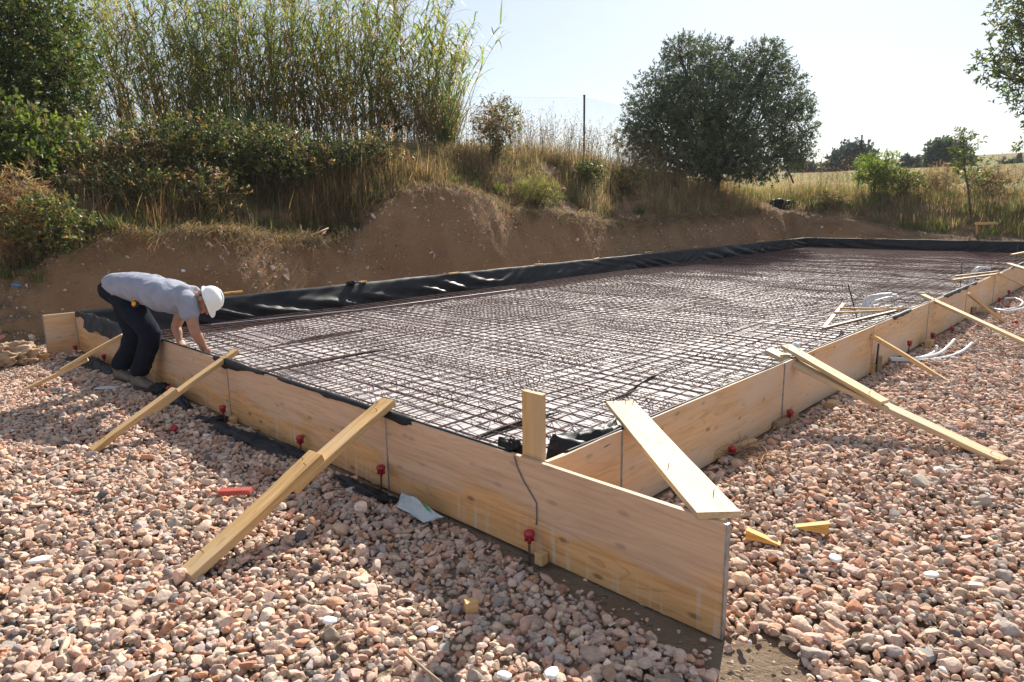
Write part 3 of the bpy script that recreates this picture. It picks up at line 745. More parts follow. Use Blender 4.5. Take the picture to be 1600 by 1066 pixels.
GST = 'red capped rebar stakes along the formwork'
stakes = [((827, 872), 835, 'red capped stake in front of the jutting panel, below the hanging cord'), ((596, 757), 731, 'red capped stake at the joint beside the crumpled plastic bag'),
  ((471, 707), 685, 'red capped stake behind the thick two-board brace, amid black plastic'), ((353, 664), 636, 'red capped stake at the panel joint right of the narrow brace'),
  ((268, 628), 606, 'red capped stake half hidden by the narrow brace at the worker\'s toes'), ((163, 568), 556, 'red capped stake behind the worker\'s heels'), ((121, 555), 541, 'red capped stake at the far end of the front wall'),
  ((985, 775), 748, 'red capped stake showing just its cap between front and side walls'), ((1234, 664), 644, 'red capped stake at the side wall below the pair of long planks'), ((1143, 716), 703, 'low red capped stake among dry weeds by the side wall'),
  ((1418, 551), 535, 'red capped stake standing before the white conduit ends'), ((1456, 538), 522, 'red capped stake at the side wall joint by a wooden block'), ((1487, 523), 512, 'low red capped stake under the long plank'),
  ((1560, 478), 467, 'red capped stake inside the white conduit coil'), ((1575, 467), 455, 'farthest red capped stake beyond the conduit coil')]
for (bx, by), cy, lab in stakes:
    p = at(bx, by, 0)
    while -1 < ab(p.x, p.y)[0] and -.06 < ab(p.x, p.y)[1] < .1 or -.06 < ab(p.x, p.y)[0] < .1 and ab(p.x, p.y)[1] > .1: by += .5; p = at(bx, by, 0)
    d = p.y
    # cap height from its picture height at the same distance
    top = atd(bx, cy, d).z
    r = make_stake(max(.07, top), (rng.normal(0, .006), rng.normal(0, .006)))
    r.location = p; tag(r, lab, 'rebar stake', GST)
def loose_cap(px, py, lab):
    bm = bmesh.new(); M3 = Matrix.Rotation(1.1, 3, 'X') @ Matrix.Rotation(.5, 3, 'Y')
    lathe_bm(bm, [(.010, -.055), (.012, -.02), (.026, -.008), (.029, 0), (.028, .007), (.023, .015), (.014, .019), (.003, .021)], (0, 0, 0), 16, M3)
    o = bmobj('stake_cap', bm, M_RED, None, True); o.location = at(px, py, .05); tag(o, lab, 'stake cap', 'loose stake caps')
loose_cap(272, 669, 'loose red stake cap lying on the gravel between two braces'); loose_cap(1588, 503, 'loose red stake cap lying on gravel beyond the short side brace')

# ------------------------------------------------------------------ wooden wedges, blocks and scraps
def wedge(px, py, yaw, L, w, h, lab, mat=M_YELLOW, z=.045, pitch=0, grp='wooden wedges on the gravel'):
    bm = bmesh.new(); v = [bm.verts.new(q) for q in ((-L/2, -w/2, 0), (L/2, -w/2, 0), (L/2, w/2, 0), (-L/2, w/2, 0), (L/2, -w/2, h), (L/2, w/2, h), (-L/2, -w/2, .004), (-L/2, w/2, .004))]
    for f in ((0, 3, 2, 1), (1, 2, 5, 4), (4, 5, 7, 6), (0, 1, 4, 6), (3, 7, 5, 2), (0, 6, 7, 3)): bm.faces.new([v[i] for i in f])
    bmesh.ops.bevel(bm, geom=list(bm.edges), offset=.0015, segments=1, affect='EDGES')
    o = bmobj('wood_wedge', bm, mat); o.location = at(px, py, z); o.rotation_euler = (rng.normal(0, .06), pitch, yaw); tag(o, lab, 'wedge', grp)
wedge(1268, 828, -.45, .16, .06, .062, 'yellow wooden wedge lying with its thick end toward the camera, on gravel', z=.03, pitch=.05)
wedge(1192, 845, 2.75, .17, .05, .05, 'yellow wooden wedge lying beside the jutting panel end, thin end pointing away from it', z=.035, pitch=-.05)
def block(px, py, yaw, dims, lab, mat=M_PLANK, z=None):
    L, w, h = dims; c = at(px, py, (h/2 if z is None else z)); d = Vector((math.cos(yaw), math.sin(yaw), 0))
    tag(plank('wood_block', c-d*L/2, c+d*L/2, w, h, mat, (0, 0, 1), None, .002, 2, 0), lab, 'wood block', 'wood blocks at the foot of the formwork')
ya = math.atan2(UA[1], UA[0]); yb = math.atan2(VB[1], VB[0])
block(846, 872, yb, (.05, .05, .06), 'small wood block at the foot of the stake by the hanging cord')
block(598, 752, ya+.2, (.16, .04, .05), 'wood block wedged behind the stake beside the plastic bag')
block(362, 657, ya, (.09, .06, .05), 'wood block at the panel joint right of the narrow brace')
block(1228, 658, yb-.05, (.36, .05, .06), 'long wood block under the side wall stake by the pair of planks', M_OLDWOOD)
block(1300, 632, yb, (.12, .06, .06), 'wood block against the side wall under the pair of planks')
block(1362, 576, yb, (.09, .07, .09), 'wood block at the foot of the dark steel stake')
block(1452, 536, yb, (.15, .07, .08), 'wood block beside the red capped stake past the conduit ends')
block(1536, 489, yb, (.3, .1, .07), 'dark wood block at the side wall under the short brace', M_OLDWOOD)
block(1521, 487, 1.2, (.06, .06, .14), 'upright wood block against the side wall beside the short brace', M_OLDWOOD)
block(1374, 570, 1.2, (.05, .04, .18), 'thin upright wood offcut beside the dark steel stake', M_OLDWOOD)
block(736, 946, .3, (.055, .05, .05), 'yellowish cube of wood among the shaded gravel stones', M_PLANK, .03)
block(70, 557, .4, (.12, .09, .05), 'pale wood scrap on gravel beyond the far end of the front wall', M_YELLOW, .04)
tag(plank('wood_block', at(1100, 716, .04), at(1180, 690, .04), .04, .05, M_PLANK, (0, 0, 1)), 'long low batten against the foot of the brightest side wall panel', 'wood block', 'wood blocks at the foot of the formwork')
# scraps pinning the sheeting on the bank side wall
def wall_scrap(px, py, ln, lab, mat=M_YELLOW):
    c = at(px, py, HW+.02); d = Vector((VB[0], VB[1], 0)); th = rng.normal(0, .12); d = Matrix.Rotation(th, 3, 'Z') @ d
    tag(plank('wood_scrap', c-d*ln/2, c+d*ln/2+Vector((0, 0, rng.uniform(-.01, .02))), .045, .026, mat, (0, 0, 1), None, .002, 3, 0), lab, 'wood scrap', 'wood scraps pinning the black sheeting')
wall_scrap(364, 457, .30, 'yellow wood scrap on the black sheeting beside the white helmet')
wall_scrap(568, 440, .12, 'wood scrap next to the black knot on the top of the sheeting')
wall_scrap(709, 427, .26, 'wood scrap on the sheeting below the highest part of the cut bank', M_PLANK)
wall_scrap(842, 413, .28, 'wood scrap on the sheeting below two green tufts in the bank', M_PLANK)
wall_scrap(932, 405, .22, 'wood scrap on the sheeting below the fence post', M_PLANK)
wall_scrap(1014, 394, .4, 'orange wood scrap on the sheeting where it folds deepest', M_PLANK)
wall_scrap(1086, 386, .34, 'wood scrap on the sheeting below the olive tree trunk', M_PLANK)
wall_scrap(1188, 377, .55, 'longest wood scrap on the sheeting before the far corner', M_PLANK)
# triangular frame of battens round the conduits
def batten(p, q, lab, mat=M_PLANK, w=.045, t=.025, grp='battens held over the rebar at the side wall'):
    tag(plank('batten', p, q, w, t, mat, (0, 0, 1), None, .002, 4, .002), lab, 'batten', grp)
batten(at(1318, 475, .33), at(1287, 513, .33), 'pale batten closing the triangular frame at its open side, over the rebar', M_PLANKL)
batten(at(1303, 489, .35), at(1402, 485, .47), 'middle batten of the triangular frame over the rebar')
batten(at(1314, 482, .37), at(1412, 483, .50), 'rear batten of the triangular frame over the rebar')
batten(at(1287, 513, .35), at(1400, 486, .5), 'grey front batten of the triangular frame touching the side wall', M_OLDWOOD)
batten(at(1488, 438, .50), at(1566, 427, .53), 'batten reaching over the rebar past the middle steel stake', M_PLANK)
batten(at(1492, 432, .53), at(1560, 424, .56), 'second batten lying alongside at the middle steel stake', M_OLDWOOD)
batten(at(1581, 398, .52), at(1612, 392, .55), 'far batten over the rebar at the picture edge by a thin stake', M_PLANK, .07)
# dark steel stakes standing up out of the rebar
def rod(px0, py0, z0, px1, py1, lab, r=.008, name='steel_stake'):
    p = at(px0, py0, z0); q = atd(px1, py1, p.y); tag(tube(name, [p, lerp(p, q, .5)+Vector((.004, 0, 0)), q], r, M_DARKMETAL, None, 8), lab, 'steel stake', 'dark steel stakes')
rod(1341, 506, .15, 1325, 444, 'dark leaning steel stake beside the triangular frame')
rod(1500, 452, .15, 1503, 409, 'thin steel stake through the middle pair of battens', .007)
rod(1585, 418, .15, 1591, 382, 'thin steel stake by the far batten at the picture edge', .007)
rod(1367, 581, 0, 1373, 537, 'dark steel stake on the outside of the side wall under the grey plank', .010)
# conduits
def conduit(pts, lab, r=.016, name='conduit', n=10):
    P = [Vector(p) for p in pts]; out = []
    for i in range(len(P)-1):
        p_1 = P[max(i-1, 0)]; p0 = P[i]; p1 = P[i+1]; p2 = P[min(i+2, len(P)-1)]
        for k in range(n):
            t = k/n; out.append(.5*((2*p0)+(p1-p_1)*t+(2*p_1-5*p0+4*p1-p2)*t*t+(3*p0-p_1-3*p1+p2)*t**3))
    out.append(P[-1]); rr = [r*(1+(.06 if k % 2 else -.06)) for k in range(len(out))]
    tag(tube(name, out, rr, M_WHITEP, None, 10), lab, 'conduit', 'white plastic conduits')
for k, (dx, dx2, hh, lab) in enumerate(((0, 0, 0, 'white conduit curving up out of the triangular frame, hindmost of four'), (5, 22, -2, 'white conduit bending highest out of the triangular frame'), (9, 30, 0, 'white conduit arching toward the side wall out of the triangular frame'), (14, 33, 3, 'white conduit arching lowest out of the triangular frame'))):
    p = at(1346+dx, 500, .1); Y = p.y
    conduit([p, atd(1347+dx, 484, Y), atd(1351+dx, 470+hh, Y), atd(1360+dx+dx2*.3, 463+hh, Y), atd(1372+dx2, 461+hh, Y-.05)], lab)
for k, (dx, dx2, lab) in enumerate(((0, 0, 'white conduit bending out of the rebar beyond the middle steel stake'), (5, 8, 'second white conduit bending low beyond the middle steel stake'))):
    p = at(1516+dx, 450, .15); Y = p.y
    conduit([p, atd(1516+dx, 440, Y), atd(1520+dx, 425, Y), atd(1530+dx2, 418+k, Y), atd(1545+dx2*.3, 419+k, Y)], lab, .018)
conduit([at(1388, 561, .03), at(1415, 562, .03), at(1445, 557, .03), at(1460, 550, .05), atd(1464, 540, at(1460, 550, .05).y)], 'white conduit end on the gravel turning up shortest by the grey plank')
conduit([at(1390, 560, .05), at(1430, 560, .05), at(1465, 553, .05), at(1482, 541, .09), at(1491, 531, .13)], 'white conduit end on the gravel, middle one of three')
conduit([at(1392, 563, .03), at(1440, 563, .03), at(1480, 558, .03), at(1505, 548, .05), at(1519, 536, .1)], 'white conduit end on the gravel sweeping farthest out')
conduit([at(1545, 479, .03), at(1565, 484, .03), at(1590, 480, .03), at(1598, 472, .03), at(1585, 466, .05), at(1570, 466, .08)], 'white conduit coiled on the gravel around a red capped stake')
conduit([at(1550, 482, .06), at(1575, 486, .06), at(1602, 481, .06), at(1622, 478, .05)], 'white conduit running out of the picture past the coil')
conduit([at(1395, 452, .5)+Vector((0, 0, .0)), at(1424, 440, .5)], 'thin white pipe laid along the top of the side wall', .012) if False else None

# ------------------------------------------------------------------ black plastic and litter
def crumple(name, c, size, lab, mat=M_BLACK, seed=0, sub=4, cat='plastic', grp=None, amp=.5, rot=0.):
    bm = bmesh.new(); bmesh.ops.create_icosphere(bm, subdivisions=sub, radius=1)
    V = np.array([v.co[:] for v in bm.verts])
    d = 1+amp*(fbm(V[:, 0]*1.6+V[:, 2]*1.1+seed, V[:, 1]*1.6-V[:, 2]*.9+seed*1.7, seed)-.5)*2-.35*amp*np.abs(fbm(V[:, 0]*4-V[:, 2]*3+seed, V[:, 1]*4+V[:, 2]*2, seed+3)-.5)*4
    V = V*d[:, None]*np.array(size)
    cc, ss_ = math.cos(rot), math.sin(rot); V[:, :2] = np.c_[V[:, 0]*cc-V[:, 1]*ss_, V[:, 0]*ss_+V[:, 1]*cc]
    V[:, 2] = np.maximum(V[:, 2], -size[2]*.35)
    for v, q in zip(bm.verts, V): v.co = q
    o = bmobj(name, bm, mat, None, True); o.location = c; return tag(o, lab, cat, grp)
def litter_sheet(path, width, lab, seed, zb_=.03, hgt=.07):
    """crumpled strip of black film along picture points on the ground"""
    P = [at(x, y, zb_) for x, y in path]; pts = []
    for a_, b_ in zip(P, P[1:]):
        m = max(2, int((b_-a_).length/.025)); pts += [lerp(a_, b_, k/m) for k in range(m)]
    pts.append(P[-1]); n = len(pts); q = np.arange(n)*.025; A_ = np.array([p[:] for p in pts])
    d = np.gradient(A_, axis=0); d /= np.linalg.norm(d, axis=1, keepdims=True)+1e-9; sd = np.c_[-d[:, 1], d[:, 0], 0*d[:, 0]]
    m = 15; G = np.zeros((n, m, 3)); env = np.sin(np.pi*np.clip(np.arange(n)/(n-1), .03, .97))**.35
    for j in range(m):
        s = (j/(m-1)-.5)*2; w = width*(.55+.75*fbm(q*2.3, 0*q, seed))*env
        G[:, j] = A_+sd*(s*w/2+.03*(fbm(q*4+j*.6, 0*q+s*2, seed+1)-.5))[:, None]
        G[:, j, 2] += hgt*env*(fbm(q*3.1+s*1.7, s*2.6+q*.5, seed+2)*(1-.55*abs(s))+.6*np.abs(fbm(q*7, s*4+0*q, seed+5)-.5)*2)-.02
    return tag(sheet('black_film', G, M_BLACK), lab, 'black plastic', 'black plastic film on the gravel')
litter_sheet([(300, 648), (330, 660), (385, 685), (440, 703), (488, 716)], .17, 'long black plastic film along the foot of the front wall by the narrow brace', 301, hgt=.09)
litter_sheet([(523, 742), (560, 762), (600, 778), (622, 782)], .12, 'black plastic film along the front wall between the thick brace and the plastic bag', 311)
litter_sheet([(252, 612), (270, 625), (298, 640)], .16, 'heap of black plastic film at the worker\'s toes', 321, hgt=.16)
litter_sheet([(105, 560), (135, 565), (160, 578), (176, 584)], .22, 'black plastic film behind the worker\'s heels', 331, hgt=.12)
crumple('plastic_roll', at(340, 655, .05), (.10, .06, .03), 'flat black rubbery flap leaning on the plastic film by a panel joint', seed=12, amp=.4, rot=.6, cat='black plastic', grp='black plastic film on the gravel')
crumple('plastic_bundle', at(800, 696, .53), (.045, .035, .045), 'black plastic knot bulging over the front wall beside the upright post', seed=3, cat='plastic knot')
crumple('plastic_bundle', at(250, 610, .06), (.09, .07, .08), 'tangled clump of black plastic right at the worker\'s front shoe', seed=9, cat='plastic knot', amp=.7)
crumple('plastic_bundle', at(553, 442, .52), (.12, .06, .035), 'black knot of sheeting on the bank side wall top', seed=5, cat='plastic knot')
# flap of the liner over the corner walls
def flap(pix, z, lab, seed, drop, depth=.42, lift=.05):
    P = [at(x, y, z) for x, y in pix]; pts = []
    for a_, b_ in zip(P, P[1:]):
        m = max(2, int((b_-a_).length/.012)); pts += [lerp(a_, b_, k/m) for k in range(m)]
    A_ = np.array([p[:] for p in pts]); n = len(A_); q = np.arange(n)*.012; m = 34; G = np.zeros((n, m, 3)); inn = np.array([UA[0]*.75+VB[0]*.55, UA[1]*.75+VB[1]*.55, 0])
    for j in range(m):
        t = j/(m-1); o_ = t-.2; u = max(0., o_)
        wr_ = (np.abs(fbm(q*6+t*7, t*9+q*2, seed+1, 3)-.5)*-1.6+.25+(fbm(q*11-t*5, t*11+q*6, seed+6, 2)-.5)*.35)
        G[:, j] = A_+inn*(o_*depth+.02*(fbm(q*9, 0*q+t*7, seed+9)-.5))[:, None]
        G[:, j, 2] += (-drop*(max(0, -o_)/.2)**.9*(.35+1.1*fbm(q*3.5, 0*q, seed)))+lift*wr_*(.45 if t < .12 else 1)+lift*.9*np.sin(np.pi*min(1, u/.5))*fbm(q*4, 0*q, seed+4)*1.2-.42*u**1.6
    return tag(sheet('sheeting_flap', G, M_BLACK), lab, 'plastic sheeting', 'flaps of black sheeting at the corner')
flap([(868, 684), (905, 684), (940, 676), (968, 662)], .505, 'crinkled black sheeting flap bunched between the upright post and the corner plank', 341, .07, .40, .06)
flap([(782, 692), (800, 699), (823, 703)], .51, 'black sheeting flap hanging over the front wall beside the upright post', 351, .11, .3, .05)
flap([(132, 493), (150, 499), (175, 508), (200, 516)], .505, 'grey black sheeting flap over the front wall behind the worker', 361, .16, .5, .06)
# hanging cord
p = W(.255, -.003, .5)
def onwall(x, y, off=-.006):                # picture point on the outer face of the front wall
    d = ray(x, y); o = np.array([0, 0, EYE]); n = np.array([VB[0], VB[1], 0]); c = np.array([CO[0], CO[1], 0])+n*off
    t = ((c-o)@n)/(d@n); return Vector(o+d*t)
tag(tube('hanging_cord', [onwall(803, 712), onwall(808, 730), onwall(818, 752), onwall(830, 772), onwall(838, 786), onwall(838.5, 805), onwall(838, 820)], .0035, M_CORD, None, 8), 'grey cord hanging down the front wall from the black plastic knot', 'cord')
tag(tube('string_line', [at(330, 507, .34), at(560, 484, .36), at(806, 452, .40)], .0035, M_WHITEP, None, 6), 'thin pale string stretched before the black sheeting', 'string')
# clear plastic bag
def bag():
    m, t, b_, N, L = newmat('clear_film')
    b_.inputs['Base Color'].default_value = (.55, .63, .68, 1); b_.inputs['Roughness'].default_value = .22; b_.inputs['Alpha'].default_value = .62
    v = texco(t, 'Object'); bump(t, b_, noise(t, v, 14, 5, .6, 1), .6, .02)
    root = empty('plastic_bag', at(655, 797, .03)); tag(root, 'crumpled clear plastic bag with a green print, lying against the front wall', 'plastic bag')
    c0, c1, c2, c3 = at(619, 792, .04), at(628, 769, .09), at(694, 808, .06), at(662, 816, .03)
    n = 24; G = np.zeros((n, n, 3))
    for i in range(n):
        for j in range(n):
            u, w = i/(n-1), j/(n-1); q = lerp(lerp(c0, c3, u), lerp(c1, c2, u), w)
            q.z += .05*math.sin(math.pi*u)*math.sin(math.pi*w)+.025*(float(fbm(u*4, w*5, 371))-.5)+(.03*max(0, 1-abs(w-.45)*6)*math.sin(math.pi*u)); G[i, j] = q
    rel(sheet('film', G, m, None, .001), root)
    g = plain('green_print', (.05, .30, .06), .4)
    V = []; Fc = []
    for k, (u, w, du, dw) in enumerate(((.72, .55, .10, .05), (.8, .66, .08, .04), (.7, .7, .07, .05), (.84, .5, .06, .05))):
        i0, j0 = u*(n-1), w*(n-1)
        c = lerp(lerp(c0, c3, u), lerp(c1, c2, u), w)
        def S(uu, ww):
            i = int(min(n-1, max(0, uu*(n-1)))); j = int(min(n-1, max(0, ww*(n-1)))); return G[i, j]+np.array([0, 0, .006])
        V += [S(u-du, w), S(u, w-dw), S(u+du, w), S(u, w+dw)]; Fc.append([4*k, 4*k+1, 4*k+2, 4*k+3])
    rel(npmesh('printed_leaf', np.array(V), [np.array(Fc)], g), root)
bag()
# ribbed brick shard, thin steel rod, pale rag, white tile bits
def shard():
    bm = bmesh.new(); L = .20
    for k in range(12):
        x = -L/2+L*(k+.5)/12; bmesh.ops.create_cube(bm, size=1, matrix=Matrix.Translation((x, 0, .012)) @ Matrix.Diagonal((L/12*.72, .045, .028, 1)))
    bmesh.ops.create_cube(bm, size=1, matrix=Matrix.Translation((0, 0, .006)) @ Matrix.Diagonal((L, .04, .02, 1)))
    o = bmobj('brick_shard', bm, plain('ribbed_red', (.40, .075, .06), .75)); o.location = at(368, 770, .05); o.rotation_euler = (.1, -.05, -.08)
    tag(o, 'long ribbed red brick shard on the gravel beside the thick brace', 'brick shard')
shard()
tag(tube('steel_rod', [at(632, 1018, .075), at(660, 1043, .07), at(700, 1076, .06)], .006, M_OLDWOOD, None, 6), 'thin brown rod lying on the gravel at the bottom edge of the picture', 'rod')
for x, y, sx, lab in ((862, 1052, .05, 'white tile chip at the bottom edge below the long shadow'), (676, 983, .035, 'small bright white tile chip on gravel near the shadow edge'), (788, 1055, .04, 'bluish white tile chip at the bottom edge of the gravel'), (515, 969, .045, 'white oval tile chip on sunlit gravel'), (1305, 872, .055, 'flat white tile chip in front of the wedge'), (1455, 898, .05, 'white rounded tile chip on the open gravel'), (60, 875, .06, 'white tile chip on the gravel near the picture edge below the thick brace')):
    o = crumple('tile_chip', at(x, y, .07), (sx*.8, sx*.55, sx*.2), lab, plain('white_tile', (.78, .78, .78), .35), seed=int(x), sub=2, cat='tile chip', grp='white tile chips on the gravel', amp=.25, rot=x)
crumple('pale_rag', at(170, 606, .05), (.12, .06, .012), 'pale flattened rag on the gravel below the worker', plain('pale_rag', (.55, .54, .53), .9), seed=31, cat='rag', amp=.4)
crumple('brown_stone', at(1576, 724, .05), (.05, .04, .035), 'brown lump of stone at the foot of the very long plank', M_CLOD, seed=33, sub=3, cat='stone', amp=.25)
crumple('paper_ball', at(1243, 541, .55), (.035, .03, .03), 'white crumpled paper on the top of the side wall behind the pair of planks', M_WHITEP, seed=35, sub=3, cat='paper')
crumple('boulder', atd(-6, 570, 7.9), (.50, .42, .26), 'big brown boulder at the picture edge beyond the far end of the front wall', M_CLOD, seed=41, sub=6, cat='boulder', amp=.62)
def onbank(x, y):                            # picture point on the bank surface
    d = ray(x, y)
    for Y in np.arange(7, 60, .05):
        q = d*(Y/d[1]); 
        if EYE+q[2] < gz(q[0], q[1]): return Vector((q[0], q[1], EYE+q[2]))
    return atd(x, y, 20)
for x, y, s_, lab in ((285, 424, .055, 'white stone in the cut bank above the worker\'s back'), (440, 396, .05, 'white stone in the bank left of the pile of sticks'), (48, 437, .07, 'pale stone on the spoil mound by the blue scrap'), (278, 347, .1, 'large pale stone on the crest above the worker'), (647, 326, .05, 'pale stone high in the tall cut face'), (620, 321, .04, 'small upright stone high in the tall cut face'), (515, 442, .04, 'grey stone at the foot of the bank above the sheeting')):
    crumple('bank_stone', onbank(x, y), (s_, s_*.8, s_*.6), lab, M_ROCK if x not in (285,) else M_WHITEP, seed=int(x), sub=3, cat='stone', grp='pale stones in the bank', amp=.35)
crumple('plastic_scrap', onbank(26, 448)+Vector((0, 0, .02)), (.10, .06, .03), 'bright blue plastic scrap on the spoil mound', plain('blue_plastic', (.03, .22, .55), .4), seed=51, sub=3, cat='scrap', amp=.6)
for k, (x0, y0, x1, y1) in enumerate(((462, 363, 492, 372), (484, 375, 527, 361), (470, 366, 512, 374), (474, 371, 485, 356), (490, 364, 510, 369), (503, 375, 520, 366))):
    p, q = onbank(x0, y0), onbank(x1, y1); q.y = p.y+(q.y-p.y)*.3
    tag(tube('stick', [p+Vector((0, -.05, .04+.02*(k % 3))), q+Vector((0, -.05, .05+.02*(k % 2)))], .018, plain('peeled_stick', (.42, .26, .14), .8), None, 8), 'peeled brown stick in the pile on the crest of the cut bank', 'stick', 'sticks piled on the bank')
# black sheeting scrap on the bank, batter boards, stakes
q = onbank(1222, 326); crumple('plastic_bag', q+Vector((0, -.1, .0)), (.75, .25, .38), 'black plastic bag draped over the bank at the foot of the olive tree', M_BLACK, seed=61, sub=5, cat='plastic bag', amp=.7, rot=-.4)
def hframe(x0, y0, x1, y1, xt, yt, lab):
    p, q2 = onbank(x0, y0), onbank(x1, y1); q2.y = p.y; tp = atd(x0, yt, p.y); tq = atd(x1, yt, p.y)
    root = empty('batter_board', p); tag(root, lab, 'batter board', 'batter boards on the bank')
    plank('post', p-Vector((0, 0, .1)), tp, .05, .05, M_PLANK, (0, 1, 0), root); plank('post', Vector((q2.x, p.y, q2.z-.1)), tq, .05, .05, M_PLANK, (0, 1, 0), root)
    plank('crosspiece', tp+Vector((-.1, -.04, .0)), tq+Vector((.12, -.04, .0)), .09, .025, M_PLANK, (0, 1, 0), root)
hframe(1526, 367, 1552, 368, 0, 349, 'two-legged wooden batter board standing before the tall grass at the picture edge')
hframe(1201, 310, 1215, 312, 0, 305, 'small wooden batter board behind the black bag')
for x, y, yt, lab in ((1408, 349, 334, 'wooden stake on the far bank, first of a pair'), (1428, 351, 335, 'wooden stake on the far bank, taller of a pair'), (1293, 318, 309, 'small wooden stake in the grass before the bright green young bush')):
    p = onbank(x, y); tag(plank('wood_stake', p-Vector((0, 0, .1)), atd(x, yt, p.y), .05, .04, M_PLANK, (0, 1, 0)), lab, 'wood stake', 'wood stakes on the far bank')
# ------------------------------------------------------------------ plants
def sprigs(centres, dirs, m, twig, ll, lw, spread=.7, dens=None):
    """m leaves along a short twig at every centre"""
    N = len(centres); t = rng.uniform(.1, 1, (N, m)); d = dirs/(np.linalg.norm(dirs, axis=1, keepdims=True)+1e-9)
    c = centres[:, None]+d[:, None]*(t*twig)[..., None]
    ax = d[:, None]*.55+rng.normal(0, spread, (N, m, 3)); ax = ax.reshape(-1, 3)
    return leaves(c.reshape(-1, 3), ax, ll*rng.uniform(.65, 1.3, N*m), lw*rng.uniform(.7, 1.3, N*m))
def blob_points(blobs, n, shell=.5):
    B = np.array(blobs); vol = B[:, 3]*B[:, 4]*B[:, 5]; k = rng.choice(len(B), n, p=vol**.8/np.sum(vol**.8))
    d = rng.normal(size=(n, 3)); d /= np.linalg.norm(d, axis=1, keepdims=True)
    r = rng.random(n)**shell
    lump = .78+.44*fbm(d[:, 0]*2.2+k*3.1+d[:, 2]*1.7, d[:, 1]*2.2-d[:, 2]*1.3+k, 401)
    P = B[k, :3]+d*(r*lump)[:, None]*B[k, 3:]
    return P, d, k
def limb_tubes(bm, p, q, r0, r1, wob, n=7, seg=6):
    p = Vector(p); q = Vector(q); L = (q-p).length; pts = []; ph = [random.uniform(0, 6.28) for _ in range(3)]
    for i in range(seg+1):
        t = i/seg; e = lerp(p, q, t); f = math.sin(math.pi*t)*wob*L
        pts.append(e+Vector((math.sin(t*5+ph[0]), math.sin(t*4+ph[1]), .5*math.sin(t*6+ph[2])))*f)
    tube_bm(bm, pts, [r0+(r1-r0)*(i/seg)**.8 for i in range(seg+1)], n); return pts
def tree(name, label, cat, base, fork, blobs, n, m, ll, lw, cols, mat, trunk_r=.16, twig=.25, group=None, shell=.45, cv=.25, droop=0.):
    root = empty(name, base); tag(root, label, cat, group); base = Vector(base)
    bm = bmesh.new(); top = base+Vector(fork); limb_tubes(bm, base-Vector((0, 0, .2)), top, trunk_r*1.25, trunk_r*.8, .04, 9)
    P, d, k = blob_points(blobs, n, shell)
    for i, b_ in enumerate(blobs):
        c = Vector(b_[:3]); limb_tubes(bm, top if i % 2 == 0 else lerp(base, top, .8), c, trunk_r*.5, trunk_r*.14, .06, 6)
        idx = np.where(k == i)[0][:16]
        for j in idx: limb_tubes(bm, lerp(top, c, random.uniform(.6, 1)), P[j], trunk_r*.13, .005, .05, 4, 4)
    rel(bmobj('trunk', bm, M_BARK, None, True), root)
    dirs = d+np.array([0, 0, .25-droop])+rng.normal(0, .5, d.shape)
    V, Fq, idx = sprigs(P, dirs, m, twig, ll, lw)
    cl = vary(cols, n, cv, .07); lf = np.repeat(cl, m, 0)*(1+rng.normal(0, .14, (n*m, 1)))
    rel(npmesh('crown', V, Fq, mat, None, False, np.clip(lf[idx], .004, .9)), root)
    return root
def pblobs(lst, Y):
    out = []
    for x, y, rx, ry, dy in lst:
        c = atd(x, y, Y+dy); s = (Y+dy)/F; out.append((c.x, c.y, c.z, rx*s, (rx+ry)*.5*s, ry*s))
    return out
DG = [(.048, .062, .024), (.060, .076, .028), (.042, .053, .022), (.085, .092, .032)]
YG = [(.10, .13, .03), (.13, .16, .035), (.075, .11, .025)]
MG = [(.075, .095, .032), (.095, .112, .036), (.065, .08, .03), (.125, .12, .045)]
OL = [(.050, .066, .040), (.062, .078, .048), (.040, .055, .034), (.080, .092, .060)]
DRY = [(.24, .165, .08), (.20, .13, .06), (.28, .20, .10), (.15, .10, .055)]
STRAW = [(.34, .26, .155), (.28, .205, .12), (.40, .32, .20), (.23, .165, .10), (.27, .24, .12), (.20, .19, .085)]
GRN = [(.09, .125, .03), (.12, .15, .04), (.07, .10, .03), (.15, .16, .05)]

# olive on the bank
b0 = gp(1112, 28.2)
tree('olive_tree', 'large round dark olive tree standing on the bank before the pale sky', 'tree', b0, (.2, 0, .9),
     pblobs([(1078, 108, 46, 44, 0), (1112, 92, 32, 28, .5), (1186, 112, 48, 40, .4), (1222, 150, 32, 40, 0), (1020, 150, 34, 34, .2), (1000, 190, 28, 30, -.3), (1034, 208, 44, 44, -.4), (1100, 160, 60, 48, -.8), (1160, 185, 58, 50, -.6), (1238, 205, 32, 44, .3), (1062, 240, 58, 36, -.8), (1136, 245, 56, 34, -.9), (1200, 244, 52, 36, 0), (1010, 240, 30, 30, .2), (1246, 236, 24, 26, .4), (982, 215, 20, 22, .2), (1250, 170, 18, 20, 0), (1205, 84, 22, 18, 0), (1060, 78, 22, 18, 0), (1110, 205, 56, 46, .9), (1050, 160, 36, 36, .4), (1150, 130, 40, 36, .2), (1090, 262, 46, 20, -.5), (1165, 262, 46, 20, -.3)], 28),
     10800, 12, .115, .036, [(.095, .12, .062), (.115, .14, .072), (.075, .10, .052), (.15, .165, .09)], M_OLIVE, .2, .26, shell=.33, cv=.22)
